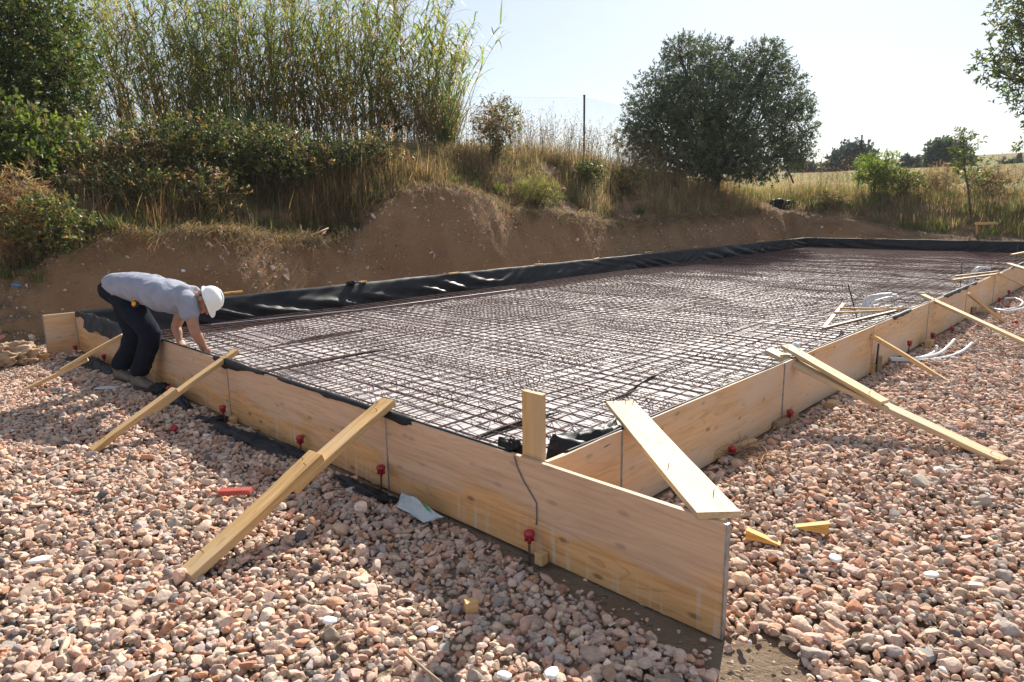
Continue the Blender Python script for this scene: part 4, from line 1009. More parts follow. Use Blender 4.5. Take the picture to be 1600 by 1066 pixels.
# broadleaf tree at the left edge of the picture
b0 = gp(20, 14.5)
tree('broadleaf_tree', 'tall dark green broadleaf tree rising at the picture edge before the reeds', 'tree', b0, (0, 0, 1.5),
     pblobs([(20, 40, 95, 75, 0), (95, 95, 48, 46, -.4), (30, 130, 95, 60, .2), (105, 165, 45, 52, 0), (-60, 0, 90, 90, .5), (75, 20, 42, 42, .3), (10, 200, 90, 50, 0), (-80, 150, 110, 110, .6)], 14.5),
     6500, 9, .085, .042, [(.055, .08, .02), (.075, .10, .024), (.12, .12, .03), (.045, .065, .02)], M_LEAF, .14, .28, cv=.3)
# tree at the right edge, mostly outside the picture
b0 = gp(1790, 27)
tree('drooping_tree', 'light green tree whose drooping leafy branches enter the picture from the side, top corner', 'tree', b0, (-.3, 0, 2.6),
     pblobs([(1585, 30, 36, 34, 0), (1572, 82, 40, 26, -.3), (1552, 108, 26, 18, .2), (1592, 128, 34, 30, 0), (1605, 165, 18, 24, .2), (1608, 215, 12, 26, 0), (1660, 80, 70, 90, .6), (1760, 60, 110, 130, 0), (1680, -40, 100, 80, .5)], 27),
     3600, 9, .17, .065, [(.07, .095, .03), (.10, .12, .035), (.05, .075, .026), (.12, .13, .04)], M_LEAF, .22, .35, shell=.5, cv=.25, droop=.6)
# trees and shrubs far off across the field
def far_tree(px, Y, blobs, n, cols, label, name='far_tree'):
    tree(name, label, 'tree', gp(px, Y), (0, 0, 1.2), pblobs(blobs, Y), n, 8, .42, .24, cols, M_LEAF, .3, .5, 'trees beyond the field', shell=.5, cv=.15)
BL = [(.045, .06, .05), (.055, .07, .055), (.038, .052, .045)]
far_tree(1328, 88, [(1318, 252, 24, 20, 0), (1336, 240, 26, 16, 1), (1350, 252, 17, 17, 0), (1326, 262, 30, 14, 0)], 900, BL, 'round bluish tree far across the field behind a fence post')
far_tree(1480, 84, [(1472, 236, 22, 16, 0), (1488, 244, 24, 18, 1), (1498, 252, 18, 14, 0), (1462, 250, 16, 12, 0)], 800, [(.05, .068, .045), (.06, .08, .05)], 'spreading tree far across the field behind the sapling')
far_tree(1425, 95, [(1420, 254, 14, 9, 0), (1434, 258, 16, 9, 0)], 260, BL, 'low bush on the far brown rise', 'far_bush')
far_tree(1582, 90, [(1576, 264, 18, 12, 0), (1598, 268, 20, 10, 0)], 320, BL, 'low bush far off at the picture edge', 'far_bush')
far_tree(1248, 92, [(1242, 260, 16, 8, 0), (1258, 264, 16, 8, 0)], 280, [(.07, .085, .05), (.05, .065, .045)], 'low bush far off beside the olive tree', 'far_bush')
far_tree(1290, 100, [(1286, 266, 18, 6, 0)], 160, [(.09, .095, .05)], 'flat pale bush far off between olive and round tree', 'far_bush')

def shrub(px, Y, w, h, cols, n, label, ll=.07, lw=.035, name='shrub', m=9, mat=None, group='shrubs on the bank', stems=9, stemcol=None, lift=.0):
    base = gp(px, Y); root = empty(name, base); tag(root, label, 'shrub', group)
    blobs = []
    for k in range(6):
        a_ = random.uniform(0, 6.28); r_ = random.uniform(.1, .33)*w
        blobs.append((base.x+r_*math.cos(a_), base.y+r_*math.sin(a_)*.8, base.z+h*random.uniform(.3, .62)+lift, w*.3, w*.27, h*random.uniform(.28, .42)))
    P, d, k = blob_points(blobs, n, .5)
    P[:, 2] = np.maximum(P[:, 2], base.z-.1)
    V, Fq, idx = sprigs(P, d+np.array([0, 0, .35])+rng.normal(0, .5, d.shape), m, .2, ll, lw)
    cl = vary(cols, n, .28, .08); lf = np.repeat(cl, m, 0)*(1+rng.normal(0, .15, (n*m, 1)))
    rel(npmesh('leaves', V, Fq, mat or M_LEAF, None, False, np.clip(lf[idx], .004, .9)), root)
    sel = rng.choice(n, min(n, stems*6), replace=False)
    P0 = np.array([[base.x, base.y, base.z-.05]])+rng.normal(0, .08, (len(sel), 3))*np.array([1, 1, 0]); mid = (P0*.55+P[sel]*.45)+np.array([0, 0, .12])
    V, Fq = prisms(np.r_[P0, mid], np.r_[mid, P[sel]], np.r_[np.full(len(sel), .008), np.full(len(sel), .005)], np.r_[np.full(len(sel), .005), np.full(len(sel), .002)], 4)
    rel(npmesh('stems', V, Fq, M_BARK), root); return root
MIX = MG+[(.16, .12, .05)]
shrub(40, 12.2, 2.0, 2.2, YG+MG, 620, 'bright green leafy shrub at the picture edge below the broadleaf tree', .10, .06)
shrub(30, 10.4, 1.7, 1.6, DRY, 700, 'dry straw coloured bush overhanging the spoil mound at the picture edge', .12, .018, 'dry_bush', mat=M_GRASS)
shrub(65, 10.1, 1.2, .95, MIX, 380, 'low tangled bramble at the foot of the dry bush', .06, .035)
shrub(118, 13.2, 2.2, 1.7, MG+YG, 700, 'mixed yellow and green shrub under the edge of the broadleaf tree', .08, .045)
shrub(190, 12.8, 2.0, 1.05, MIX+DRY, 520, 'brownish green shrub below the leaning reeds', .07, .035)
shrub(255, 13.4, 2.1, 1.2, MIX+DG+DRY[:2], 640, 'deep green shrub in front of the reed stems, above the worker', .07, .035)
shrub(335, 13.6, 2.4, 1.65, DG+MIX, 820, 'largest dark green shrub in front of the reeds', .07, .04)
shrub(405, 13.9, 2.0, 1.5, DG+MIX+DRY[:1], 680, 'dark shrub right of the largest dark green one', .07, .04)
shrub(150, 11.8, 1.4, .7, DG+DRY, 340, 'small bramble on the crest of the cut above the spoil mound', .06, .03)
shrub(230, 12.0, 1.5, .75, MIX, 360, 'low bramble on the crest above the worker\'s back', .06, .03)
shrub(310, 12.4, 1.6, 1.0, DRY+DG, 380, 'half dry bramble on the crest above the worker\'s helmet', .07, .025)
shrub(462, 14.6, 1.9, 1.35, DG+MIX+DRY[:2], 520, 'dark green shrub behind the pile of sticks', .07, .035)
shrub(530, 15.2, 1.8, 1.15, DG, 420, 'dark low shrub at the step of the cut bank', .07, .035)
shrub(600, 16.0, 1.8, 1.0, DG+DRY, 380, 'low dusky shrub above the tall cut face', .07, .03)
shrub(775, 19.6, 1.8, 1.7, DRY+MIX, 460, 'brownish shrub on the skyline right of the reeds', .08, .03)
shrub(838, 18.2, 1.5, .85, [(.16, .16, .05), (.20, .18, .07), (.12, .12, .04)], 380, 'yellow green rounded tussock on the slope below the skyline', .12, .014, 'tussock', mat=M_GRASS)
shrub(908, 21.0, 1.3, .9, MG, 260, 'small green bush at the foot of the single fence post', .08, .04)
shrub(975, 22.5, 1.6, 1.1, DRY+MIX, 320, 'dry bush against the lower edge of the olive tree', .08, .03)
shrub(1364, 28.6, 1.6, 2.0, [(.15, .20, .04), (.19, .24, .05), (.12, .17, .035)], 620, 'bright green young bush standing out before the field', .11, .035, lift=.2)
shrub(1408, 28.0, 2.0, 1.0, YG+[(.16, .13, .06)], 420, 'low yellow green bush beside the bright young bush', .09, .035)
shrub(1300, 28.2, 1.6, .7, MG+DRY, 240, 'low grassy bush on the bank left of the bright young bush', .09, .03)
shrub(1455, 28.6, 2.0, 1.3, DRY+STRAW, 460, 'brown dry bush before the second far tree', .12, .02, 'dry_bush', mat=M_GRASS)
shrub(1548, 27.0, 2.2, 1.3, MIX+DRY, 460, 'shaggy bush behind the batter board at the picture edge', .1, .028)
# sapling
def sapling():
    base = gp(1516, 25.5); root = empty('sapling', base); tag(root, 'thin young sapling with sparse leaves rising above the grass at the picture edge', 'sapling')
    tp = atd(1505, 208, base.y); bm = bmesh.new(); pts = limb_tubes(bm, base, tp, .045, .012, .015, 7, 10); P = []; D = []
    for i in range(34):
        t = random.uniform(.25, 1); p = lerp(base, tp, t); a_ = random.uniform(0, 6.28); L = random.uniform(.35, 1.0)*(1.25-t)
        q = p+Vector((math.cos(a_)*L, math.sin(a_)*L, L*.8)); limb_tubes(bm, p, q, .012, .004, .05, 4, 3)
        for s in np.linspace(.35, 1, 5): P.append(lerp(p, q, s)[:]); D.append((q-p)[:])
    rel(bmobj('trunk', bm, M_BARK, None, True), root)
    V, Fq, idx = sprigs(np.array(P), np.array(D)+rng.normal(0, .3, (len(P), 3)), 8, .22, .11, .045)
    rel(npmesh('leaves', V, Fq, M_LEAF, None, False, vary(YG+MG, len(P)*8, .2, .08)[idx]), root)
sapling()

# giant reeds: far too many stems to count
def reeds():
    n = 820; px = rng.uniform(115, 706, n); Y = rng.uniform(19.5, 23.5, n)
    keep = rng.random(n) < np.interp(px, [120, 180, 260, 680, 725], [.3, .4, .85, 1, .8]); px, Y = px[keep], Y[keep]; n = len(px)
    x = np.array([(ray(p, 330)[0]/ray(p, 330)[1])*y for p, y in zip(px, Y)])
    a, b = ab(x, Y); z = ground(a, b)-.05
    topy = np.interp(px, [115, 170, 260, 330, 400, 520, 600, 660, 700, 728], [0, -65, -60, -30, -42, -38, -22, 0, 45, 95])+np.abs(rng.normal(0, 48, n))+np.where(rng.random(n) < .35, rng.uniform(20, 140, n), 0)
    ht = EYE+(330-topy)/F*Y-z; ht = np.clip(ht, 1.5, 7.5)
    lean = np.c_[np.interp(px, [120, 250, 450, 640, 725], [-.18, -.13, -.02, .06, .2])+rng.normal(0, .13, n), rng.normal(-.02, .10, n)]
    root = np.c_[x, Y, z]; S = 5; pts = []
    for i in range(S+1):
        t = i/S; q = root.copy(); q[:, :2] += lean*(ht*(t*.5+t*t*.5))[:, None]; q[:, 2] += ht*t*(1-.05*t); pts.append(q)
    V0, F0 = prisms(np.concatenate(pts[:-1]), np.concatenate(pts[1:]), np.concatenate([np.full(n, .013*(1-.75*i/S)) for i in range(S)]), np.concatenate([np.full(n, .013*(1-.75*(i+1)/S)) for i in range(S)]), 4)
    cane = vary([(.26, .20, .09), (.20, .17, .06), (.16, .16, .05), (.30, .21, .11)], n, .2, .06)
    c0 = np.repeat(np.concatenate([cane*(1 if i < 3 else .8) for i in range(S)]), 8, 0)
    m = 26; t = rng.uniform(.18, 1.0, (n, m))
    P = np.stack(pts, 1); f = np.clip(t*S, 0, S-1e-3); i0 = f.astype(int); fr = (f-i0)[..., None]
    R = P[np.arange(n)[:, None], i0]*(1-fr)+P[np.arange(n)[:, None], i0+1]*fr
    az = rng.uniform(0, 6.283, (n, m)); upz = rng.uniform(.5, 1.7, (n, m))
    D = np.stack([np.cos(az), np.sin(az), upz], -1).reshape(-1, 3); sd = np.stack([-np.sin(az), np.cos(az), 0*az], -1).reshape(-1, 3)
    sz = (1.15-.55*np.abs(t-.55)).ravel()
    V1, F1, idx = ribbons(R.reshape(-1, 3), D, rng.uniform(.45, 1.0, n*m)*sz, rng.uniform(.034, .066, n*m), rng.uniform(.2, 1.0, n*m), 4, sd)
    tt = t.ravel(); col = vary([(.13, .185, .05), (.175, .22, .058), (.24, .25, .075), (.11, .155, .055), (.29, .26, .09)], n*m, .2, .07)
    dead = rng.random(n*m) < np.interp(tt, [.15, .35, .55, 1], [.9, .65, .22, .12]); col[dead] = vary([(.26, .17, .075), (.20, .125, .055), (.30, .22, .10)], int(dead.sum()), .2, .06)
    # plumeless dry tips
    V, Fl, C = merge([(V0, F0, c0), (V1, F1, col[idx])])
    tag(npmesh('reed_thicket', V, Fl, M_REED, None, False, C), kind='stuff')
reeds()
# a drooping green reed tuft at the edge of the thicket
def tuft_things():
    def tuft(px, Y, h, n, cols, lab, w=.03, sp=.5, name='reed_clump', z=None, grp='green tufts on the bank', cat='grass tuft', pos=None, r=.12):
        r = min(r, .03+n*.0008)
        b_ = pos if pos is not None else gp(px, Y)
        az = rng.uniform(0, 6.283, n); D = np.c_[np.cos(az)*sp*rng.uniform(.2, 1, n), np.sin(az)*sp*rng.uniform(.2, 1, n), np.ones(n)]
        R = np.array(b_[:])+np.c_[rng.normal(0, r, n), rng.normal(0, r, n), np.zeros(n)]; sd = np.c_[-np.sin(az), np.cos(az), 0*az]
        V, Fl, idx = ribbons(R, D, h*rng.uniform(.55, 1.15, n), w*rng.uniform(.6, 1.2, n), rng.uniform(.1, .6, n), 4, sd)
        tag(npmesh(name, V, Fl, M_GRASS, None, False, vary(cols, n, .2, .07)[idx]), lab, cat, grp)
    tuft(385, 17.2, 2.3, 420, [(.05, .085, .035), (.06, .10, .04), (.04, .07, .03)], 'drooping blue green reed clump within the thicket', .04, .55, r=.3)
    tuft(700, 19.6, 2.9, 120, [(.10, .14, .05), (.13, .16, .05)], 'blue green reed clump leaning over the open sky side of the thicket', .045, .55, r=.2)
    for x, y, h, n, cols, lab in ((872, 312, .34, 90, YG, 'bright yellow green grass tuft on the bank, first of two'), (895, 317, .32, 90, YG, 'bright yellow green grass tuft on the bank, right of its twin'), (842, 341, .22, 45, GRN, 'small bright green weed in the cut face'), (806, 352, .2, 30, MG, 'small dark weed in the cut face'),
        (970, 356, .22, 40, GRN, 'green weed low on the cut face below the olive tree'), (1000, 335, .5, 90, MG, 'green tuft hanging on the cut below the olive tree'), (712, 292, .45, 110, GRN, 'green tuft at the top of the tall cut face'), (740, 296, .42, 110, YG, 'yellow green tuft beside the top of the tall cut face'), (775, 300, .42, 110, YG, 'yellow green tuft on the slope above the cut'),
        (553, 358, .3, 90, DG, 'dark green plant at the step of the cut'), (520, 376, .16, 30, MG, 'tiny weed under the pile of sticks'), (408, 378, .16, 40, MG, 'small weed at the crest right of the worker'), (350, 374, .18, 50, MG, 'small weed in the bank above the helmet'), (183, 362, .4, 160, MG, 'green mat of weeds at the crest above the mound'), (60, 440, .3, 70, GRN, 'green grass tuft on the spoil mound'), (8, 436, .24, 90, GRN, 'short green grass on the mound at the picture edge'),
        (1285, 322, .4, 90, YG, 'yellow green tuft on the bank right of the black bag'), (1310, 320, .4, 80, GRN, 'green tuft on the bank behind the far corner'), (1484, 310, .5, 90, [(.13, .22, .05)], 'bright green weed beside the sapling')):
        tuft(0, 0, h, n, cols, lab, .016 if h < .5 else .02, .7, 'grass_tuft', pos=onbank(x, y), r=.08)
tuft_things()

# grasses and weeds: ground cover
def grass_area(name, n, alo, ahi, blo, bhi, mask, hgt, wid, cols, per=9, rad=.09, lean=.35, droop=(.05, .5), nseg=3, mat=None):
    a = rng.uniform(alo, ahi, n); b = rng.uniform(blo, bhi, n)
    k = rng.random(n) < mask(a, b); a, b = a[k], b[k]
    xy = CO+a[:, None]*UA+b[:, None]*VB; z = ground(a, b); px, py, dz = project(np.c_[xy, z]); k = (px > -250) & (px < 1850) & (dz > 3); xy, z, a, b = xy[k], z[k], a[k], b[k]
    n = len(a); tint = vary(cols, n, .2, .05)
    hs = hgt(a, b)*rng.uniform(.6, 1.25, n)
    T = np.repeat(np.arange(n), per); N = len(T); az = rng.uniform(0, 6.283, N); le = np.abs(rng.normal(0, lean, N))
    D = np.c_[np.cos(az)*le, np.sin(az)*le, np.ones(N)]
    R = np.c_[xy[T]+rng.normal(0, rad, (N, 2)), z[T]-.03]; sd = np.c_[-np.sin(az), np.cos(az), 0*az]+rng.normal(0, .4, (N, 3))
    V, Fl, idx = ribbons(R, D, hs[T]*rng.uniform(.5, 1.15, N), wid*rng.uniform(.6, 1.4, N), rng.uniform(*droop, N), nseg, sd)
    C = np.clip(tint[T]*(1+rng.normal(0, .15, (N, 1))), .004, .9)[idx]
    return V, Fl, C
def G(name, parts): tag(npmesh(name, *merge(parts)[:2], M_GRASS, None, False, merge(parts)[2]), kind='stuff')
def crest_a(b): return 9.45+0*b
nA = lambda a, b, s=500, f=.8: fbm(a*f, b*f, s)
parts = []
# tall straw on the slope and skyline to the right of the reeds
parts.append(grass_area('', 9000, 9.6, 15, 7.2, 25, lambda a, b: smooth((nA(a, b)-.36)*7)*np.maximum(smooth((a-9.75)/.9)*np.where(a > 10.4, 1, .55), (b > 13)*smooth((a-9.5)/.3)), lambda a, b: np.where(b > 13.2, np.interp(a, [9.5, 10, 15], [.45, .85, 1.05]), np.interp(a, [9.6, 11, 13, 15], [.3, .5, .95, 1.1]))*(.6+.8*nA(a, b, 505, 1.3))*np.interp(b, [7, 8, 12, 13.5], [1, .75, .6, 1]), .011, STRAW+DRY+[(.20, .15, .085), (.17, .13, .07), (.16, .155, .07)], 9, .09, .42))
# dry grass under the shrubs and hanging over the crest to the left
parts.append(grass_area('', 5200, 9.5, 14, -1.5, 8, lambda a, b: smooth((nA(a, b, 510)-.3)*6)*smooth((a-np.interp(b, [-1.5, 0, 1.2, 8], [10.6, 10.4, 9.6, 9.75]))/.35), lambda a, b: np.interp(a, [9.5, 10.2, 14], [.45, .85, .9]), .010, DRY+[(.10, .08, .05), (.08, .085, .035)], 10, .1, .42))
parts.append(grass_area('', 900, 10.2, 12.5, -1.5, 1.3, lambda a, b: np.ones(len(a)), lambda a, b: np.full(len(a), .75), .010, STRAW+DRY, 12, .12, .6))
# far bank and the ground behind the end wall
parts.append(grass_area('', 9500, -6, 12.5, 26.0, 33, lambda a, b: smooth((b-26.1-.5*nA(a, b, 515, .7))/.6)*smooth((nA(a, b, 516)-.25)*6), lambda a, b: np.interp(b, [26, 27.5, 30, 33], [.35, .62, .55, .4])*(.35+1.2*nA(a, b, 517)), .013, STRAW+DRY+[(.2, .17, .07), (.14, .15, .055), (.12, .13, .05), (.16, .17, .06)], 9, .11, .4))
def lip_grass(n, per, h, wid, cols, mask, back=.0, out=.8, gdroop=(.5, 1.3)):
    b = rng.uniform(-1, 24.6, n); b = b[rng.random(n) < mask(b)]; n = len(b); a = crest_line(b)+back+rng.normal(.05, .12, n)
    T = np.repeat(np.arange(n), per); N = len(T); xy = CO+a[:, None]*UA+b[:, None]*VB; z = ground(a, b)
    k = rng.uniform(-.2, 1, N)*out; az = rng.normal(0, .5, N)
    D = np.c_[-UA[0]*k+VB[0]*az, -UA[1]*k+VB[1]*az, np.ones(N)*.8]; sd = np.c_[np.full(N, VB[0]), np.full(N, VB[1]), rng.normal(0, .3, N)]
    V, Fl, idx = ribbons(np.c_[xy[T]+rng.normal(0, .08, (N, 2)), z[T]-.03], D, h*rng.uniform(.4, 1.2, N), wid*rng.uniform(.6, 1.4, N), rng.uniform(*gdroop, N), 4, sd)
    return V, Fl, np.clip(vary(cols, n, .22, .06)[T]*(1+rng.normal(0, .15, (N, 1))), .004, .9)[idx]
parts.append(lip_grass(1900, 10, .5, .010, DRY+[(.14, .11, .06), (.10, .10, .045)], lambda b: np.interp(b, [-1, .8, 1.2, 4.6, 5.4, 8.6, 9.5, 25], [.1, .3, 1, 1, .15, .15, .6, .9])))
parts.append(grass_area('', 5200, 9.3, 12, 4.6, 10.5, lambda a, b: smooth((a-crest_line(b)-.05)/.2), lambda a, b: np.full(len(a), .30)*(.5+nA(a, b, 530, 1.5)), .010, [(.16, .11, .06), (.12, .085, .05), (.20, .14, .08), (.11, .10, .045)], 11, .10, .6, (.2, 1.)))
G('dry_grass', parts)
parts = [grass_area('', 9000, -10, 45, 30, 70, lambda a, b: np.ones(len(a)), lambda a, b: np.full(len(a), .32), .03, STRAW+[(.22, .22, .10), (.2, .21, .09)], 7, .3, .4, nseg=2)]
parts.append(grass_area('', 6000, 13, 40, 5, 40, lambda a, b: np.ones(len(a)), lambda a, b: np.full(len(a), .6), .02, STRAW, 7, .2, .4, nseg=2))
G('field_grass', parts)
parts = [grass_area('', 3200, 9.7, 14, -1, 25, lambda a, b: smooth((nA(a, b, 520, 1.1)-.50)*9)*smooth((a-9.9)/.6), lambda a, b: np.full(len(a), .42), .012, GRN+DG, 11, .08, .4),
         grass_area('', 3800, -6, 12, 26.3, 31, lambda a, b: smooth((nA(a, b, 525, .9)-.48)*9), lambda a, b: np.full(len(a), .5), .014, GRN+YG, 10, .1, .4),
         grass_area('', 500, 9.7, 12, -1, 7, lambda a, b: np.ones(len(a)), lambda a, b: np.full(len(a), .35), .014, MG, 14, .09, .5)]
G('green_grass', parts)
def weeds():                                # dead flower stalks with seed heads
    n = 620; a = np.r_[rng.uniform(10.8, 14.5, 420), rng.uniform(-4, 11, 200)]; b = np.r_[rng.uniform(9, 24, 420), rng.uniform(27, 31, 200)]
    xy = CO+a[:, None]*UA+b[:, None]*VB; z = ground(a, b); h = rng.uniform(.7, 1.7, n); R = np.c_[xy, z]
    T = R+np.c_[rng.normal(0, .14, (n, 2))*h[:, None], h]
    P0, P1, r0, r1 = [R], [T], [np.full(n, .006)], [np.full(n, .003)]; heads = [T]
    for k in range(7):
        t = rng.uniform(.45, .95, n)[:, None]; q = R*(1-t)+T*t; e = q+np.c_[rng.normal(0, .13, (n, 2)), rng.uniform(.08, .3, n)]
        P0.append(q); P1.append(e); r0.append(np.full(n, .003)); r1.append(np.full(n, .002)); heads.append(e)
    V0, F0 = prisms(np.concatenate(P0), np.concatenate(P1), np.concatenate(r0), np.concatenate(r1), 3)
    H = np.concatenate(heads); V1, F1, idx = sprigs(H, np.tile([[0, 0, 1.]], (len(H), 1)), 5, .04, .035, .022, .9)
    V, Fl, C = merge([(V0, F0, np.array([.20, .14, .08])), (V1, F1, vary(DRY, len(H)*5, .25, .06)[idx])])
    tag(npmesh('dead_weeds', V, Fl, M_GRASS, None, False, C), kind='stuff')
weeds()
# dry weeds at the foot of the side wall
def little_weed(px, py, n, lab):
    p = np.array(at(px, py, 0)[:]); az = rng.uniform(0, 6.283, n); D = np.c_[np.cos(az), np.sin(az), rng.uniform(.2, 1.6, n)]
    R = p+np.c_[rng.normal(0, .10, (n, 2)), np.full(n, .03)]
    V, Fl, idx = ribbons(R, D, rng.uniform(.12, .34, n), .005, rng.uniform(.2, .9, n), 4)
    tag(npmesh('dry_weed', V, Fl, M_GRASS, None, False, vary([(.22, .13, .08), (.28, .18, .1)], n, .2, .06)[idx]), lab, 'weed', 'dry weeds by the side wall')
little_weed(1120, 712, 60, 'dry brown weed at the foot of the side wall panel under the corner plank'); little_weed(1168, 715, 70, 'dry brown weed around the low red capped stake')

# ------------------------------------------------------------------ fence, wires
def fence():
    nodes = [(640, 22, 147), (775, 22.3, 148), (913, 23.2, 150), (1110, 31.5, 192), (1347, 31.5, 212), (1485, 31.5, 222), (1640, 31.5, 229)]
    root = empty('chain_link_fence', gp(913, 23.2)); tag(root, 'thin chain link fence on dark posts along the skyline behind the bank', 'fence')
    tops = [atd(x, y, Y) for x, Y, y in nodes]; bots = [Vector((t.x, t.y, gz(t.x, t.y)-.1)) for t in tops]
    for i, (t, b_) in enumerate(zip(tops, bots)):
        if nodes[i][0] in (640, 775): continue
        bm = bmesh.new(); tube_bm(bm, [b_, t], .032, 8); tube_bm(bm, [t+Vector((0, 0, -.02)), t+Vector((0, 0, .03))], .04, 8)
        rel(bmobj('post', bm, M_DARKMETAL), root)
    P0 = []; P1 = []
    for (t0, t1, b0_, b1_) in zip(tops[:-1], tops[1:], bots[:-1], bots[1:]):
        w = (t1-t0).length; hh = 2.0; s = .11
        def pt(u, v): tp = lerp(t0, t1, u/w); return (tp-Vector((0, 0, .06+hh-v)))[:]
        for u0 in np.arange(-hh, w, s):
            for sg in (1, -1):
                ua, ub = u0, u0+hh; va, vb = 0., hh
                if ua < 0: va = -ua; ua = 0
                if ub > w: vb = hh-(ub-w); ub = w
                if sg == -1: ua, ub = w-ua, w-ub
                P0.append(pt(ua, va)); P1.append(pt(ub, vb))
        for v in (hh, hh*.5): P0.append(pt(0, v)); P1.append(pt(w, v))
    V, Fq = prisms(np.array(P0), np.array(P1), .0019, None, 3)
    rel(npmesh('wire_mesh', V, Fq, plain('fence_wire', (.16, .17, .17), .5, .5)), root)
    p = gp(1238, 27); tag(tube('leaning_stake', [atd(1240, 286, 26.5), atd(1228, 260, 26.5)], .03, M_DARKMETAL), 'dark leaning stake in the grass beside the olive tree', 'stake')
fence()
def wires():
    for k, (y0, y1, y2) in enumerate(((202, 207, 201), (205, 208, 203), (214, 216, 213), (225, 229, 226))):
        pts = []
        for t in np.linspace(0, 1, 24):
            x = 1100+620*t; y = (1-t)*(1-t)*y0+2*t*(1-t)*y1+t*t*y2; pts.append(atd(x, y, 150+10*k))
        tag(tube('power_line', pts, .022, plain('wire_grey', (.2, .21, .22), .6), None, 5), 'faint power line crossing the pale sky above the fence', 'power line', 'power lines above the field')
wires()
#@@P5START
# ------------------------------------------------------------------ the worker
def worker():
    root = empty('person', at(213, 608, 0)); tag(root, 'worker in grey t-shirt, dark trousers and white hard hat bending over the front wall', 'person')
    def V3(x, y, Y): return atd(x, y, Y)
    fw = Vector((.88, -.45, 0)).normalized(); lat = Vector((.45, .88, 0)).normalized()      # facing, and towards his far side
    def loft(bm, rings, n=20, pw=2.3):
        """rings: (centre, axis U, half U, axis V, half V)"""
        R = []
        for c, u, a_, v, b_ in rings:
            ring = []
            for k in range(n):
                t = 2*math.pi*k/n; ct, st = math.cos(t), math.sin(t)
                ring.append(bm.verts.new(Vector(c)+Vector(u)*a_*math.copysign(abs(ct)**(2/pw), ct)+Vector(v)*b_*math.copysign(abs(st)**(2/pw), st)))
            R.append(ring)
        for p, q in zip(R, R[1:]):
            for k in range(n): bm.faces.new((p[k], p[(k+1) % n], q[(k+1) % n], q[k]))
        bm.faces.new(R[0][::-1]); bm.faces.new(R[-1])
    def limb(bm, pts, rads, n=14, flat=1., ref=None):
        """tapered round limb with hemispherical ends through joints"""
        P = [Vector(p) for p in pts]; out = []; S = 5
        for i in range(len(P)-1):
            p_1 = P[max(i-1, 0)]; p0 = P[i]; p1 = P[i+1]; p2 = P[min(i+2, len(P)-1)]
            for k in range(S):
                t = k/S; c = .5*((2*p0)+(p1-p_1)*t+(2*p_1-5*p0+4*p1-p2)*t*t+(3*p0-p_1-3*p1+p2)*t**3)
                c = c*.5+lerp(p0, p1, t)*.5; r = rads[i]+(rads[i+1]-rads[i])*smooth(t); out.append((c, r))
        out.append((P[-1], rads[-1]))
        d0 = (out[0][0]-out[1][0]).normalized(); d1 = (out[-1][0]-out[-2][0]).normalized()
        out = [(out[0][0]+d0*out[0][1]*.9, out[0][1]*.35), (out[0][0]+d0*out[0][1]*.6, out[0][1]*.78)]+out+[(out[-1][0]+d1*out[-1][1]*.6, out[-1][1]*.78), (out[-1][0]+d1*out[-1][1]*.9, out[-1][1]*.35)]
        rings = []; rf = Vector(ref) if ref is not None else lat
        for i, (c, r) in enumerate(out):
            d = (out[min(i+1, len(out)-1)][0]-out[max(i-1, 0)][0]).normalized(); u = (rf-d*rf.dot(d)).normalized(); v = d.cross(u)
            rings.append((c, u, r*flat, v, r))
        loft(bm, rings, n, 2.)
    def ball(bm, c, ax, rad, seg=16):
        m = Matrix.Identity(4)
        for i in range(3):
            for j in range(3): m[i][j] = ax[j][i]*rad[j]
        m.translation = Vector(c); bmesh.ops.create_uvsphere(bm, u_segments=seg, v_segments=seg//2+2, radius=1, matrix=m)
    def solid(name, bm, mat, vox, smoothn=4, wrinkle=None, parent=root):
        me = bpy.data.meshes.new(name); bm.to_mesh(me); bm.free(); o = bpy.data.objects.new(name, me); COL.objects.link(o)
        r = o.modifiers.new('r', 'REMESH'); r.mode = 'VOXEL'; r.voxel_size = vox
        s = o.modifiers.new('s', 'SMOOTH'); s.iterations = smoothn; s.factor = .5
        bpy.context.view_layer.update(); dg = bpy.context.evaluated_depsgraph_get()
        m2 = bpy.data.meshes.new_from_object(o.evaluated_get(dg)); bpy.data.objects.remove(o); bpy.data.meshes.remove(me)
        if wrinkle:
            co = np.zeros(len(m2.vertices)*3); m2.vertices.foreach_get('co', co); co = co.reshape(-1, 3)
            no = np.zeros(len(m2.vertices)*3); m2.vertices.foreach_get('normal', no); no = no.reshape(-1, 3)
            co = co+no*wrinkle(co)[:, None]; m2.vertices.foreach_set('co', co.ravel())
        m2.name = name; m2.materials.clear(); m2.materials.append(mat)
        for p in m2.polygons: p.use_smooth = True
        o = bpy.data.objects.new(name, m2); COL.objects.link(o); return rel(o, parent) if parent is root else o
    # joints
    hip = V3(188, 459, 6.68); chest = V3(288, 467, 6.27)
    hn, hf = V3(190, 463, 6.58), V3(194, 461, 6.80)
    kn, kf = V3(235, 522, 6.47), V3(209, 523, 6.78)
    an, af = V3(218, 594, 6.55), V3(190, 582, 6.86)
    shn, shf = V3(294, 472, 6.11), V3(290, 472, 6.44)
    en, ef = V3(304, 517, 6.05), V3(275, 510, 6.42)
    wn, wf = V3(319, 544, 6.10), V3(280, 531, 6.36)
    hdn, hdf = V3(325, 553, 6.15), V3(285, 541, 6.33)
    skin = plain('skin', (.34, .17, .105), .5, 0, .05, 60, .12); skin.node_tree.nodes['Principled BSDF'].inputs['Subsurface Weight'].default_value = .08
    shirtm = plain('shirt_cloth', (.27, .285, .345), .9, 0, .35, 22, .12); pants = plain('trouser_cloth', (.011, .014, .024), .95, 0, .35, 30, .3)
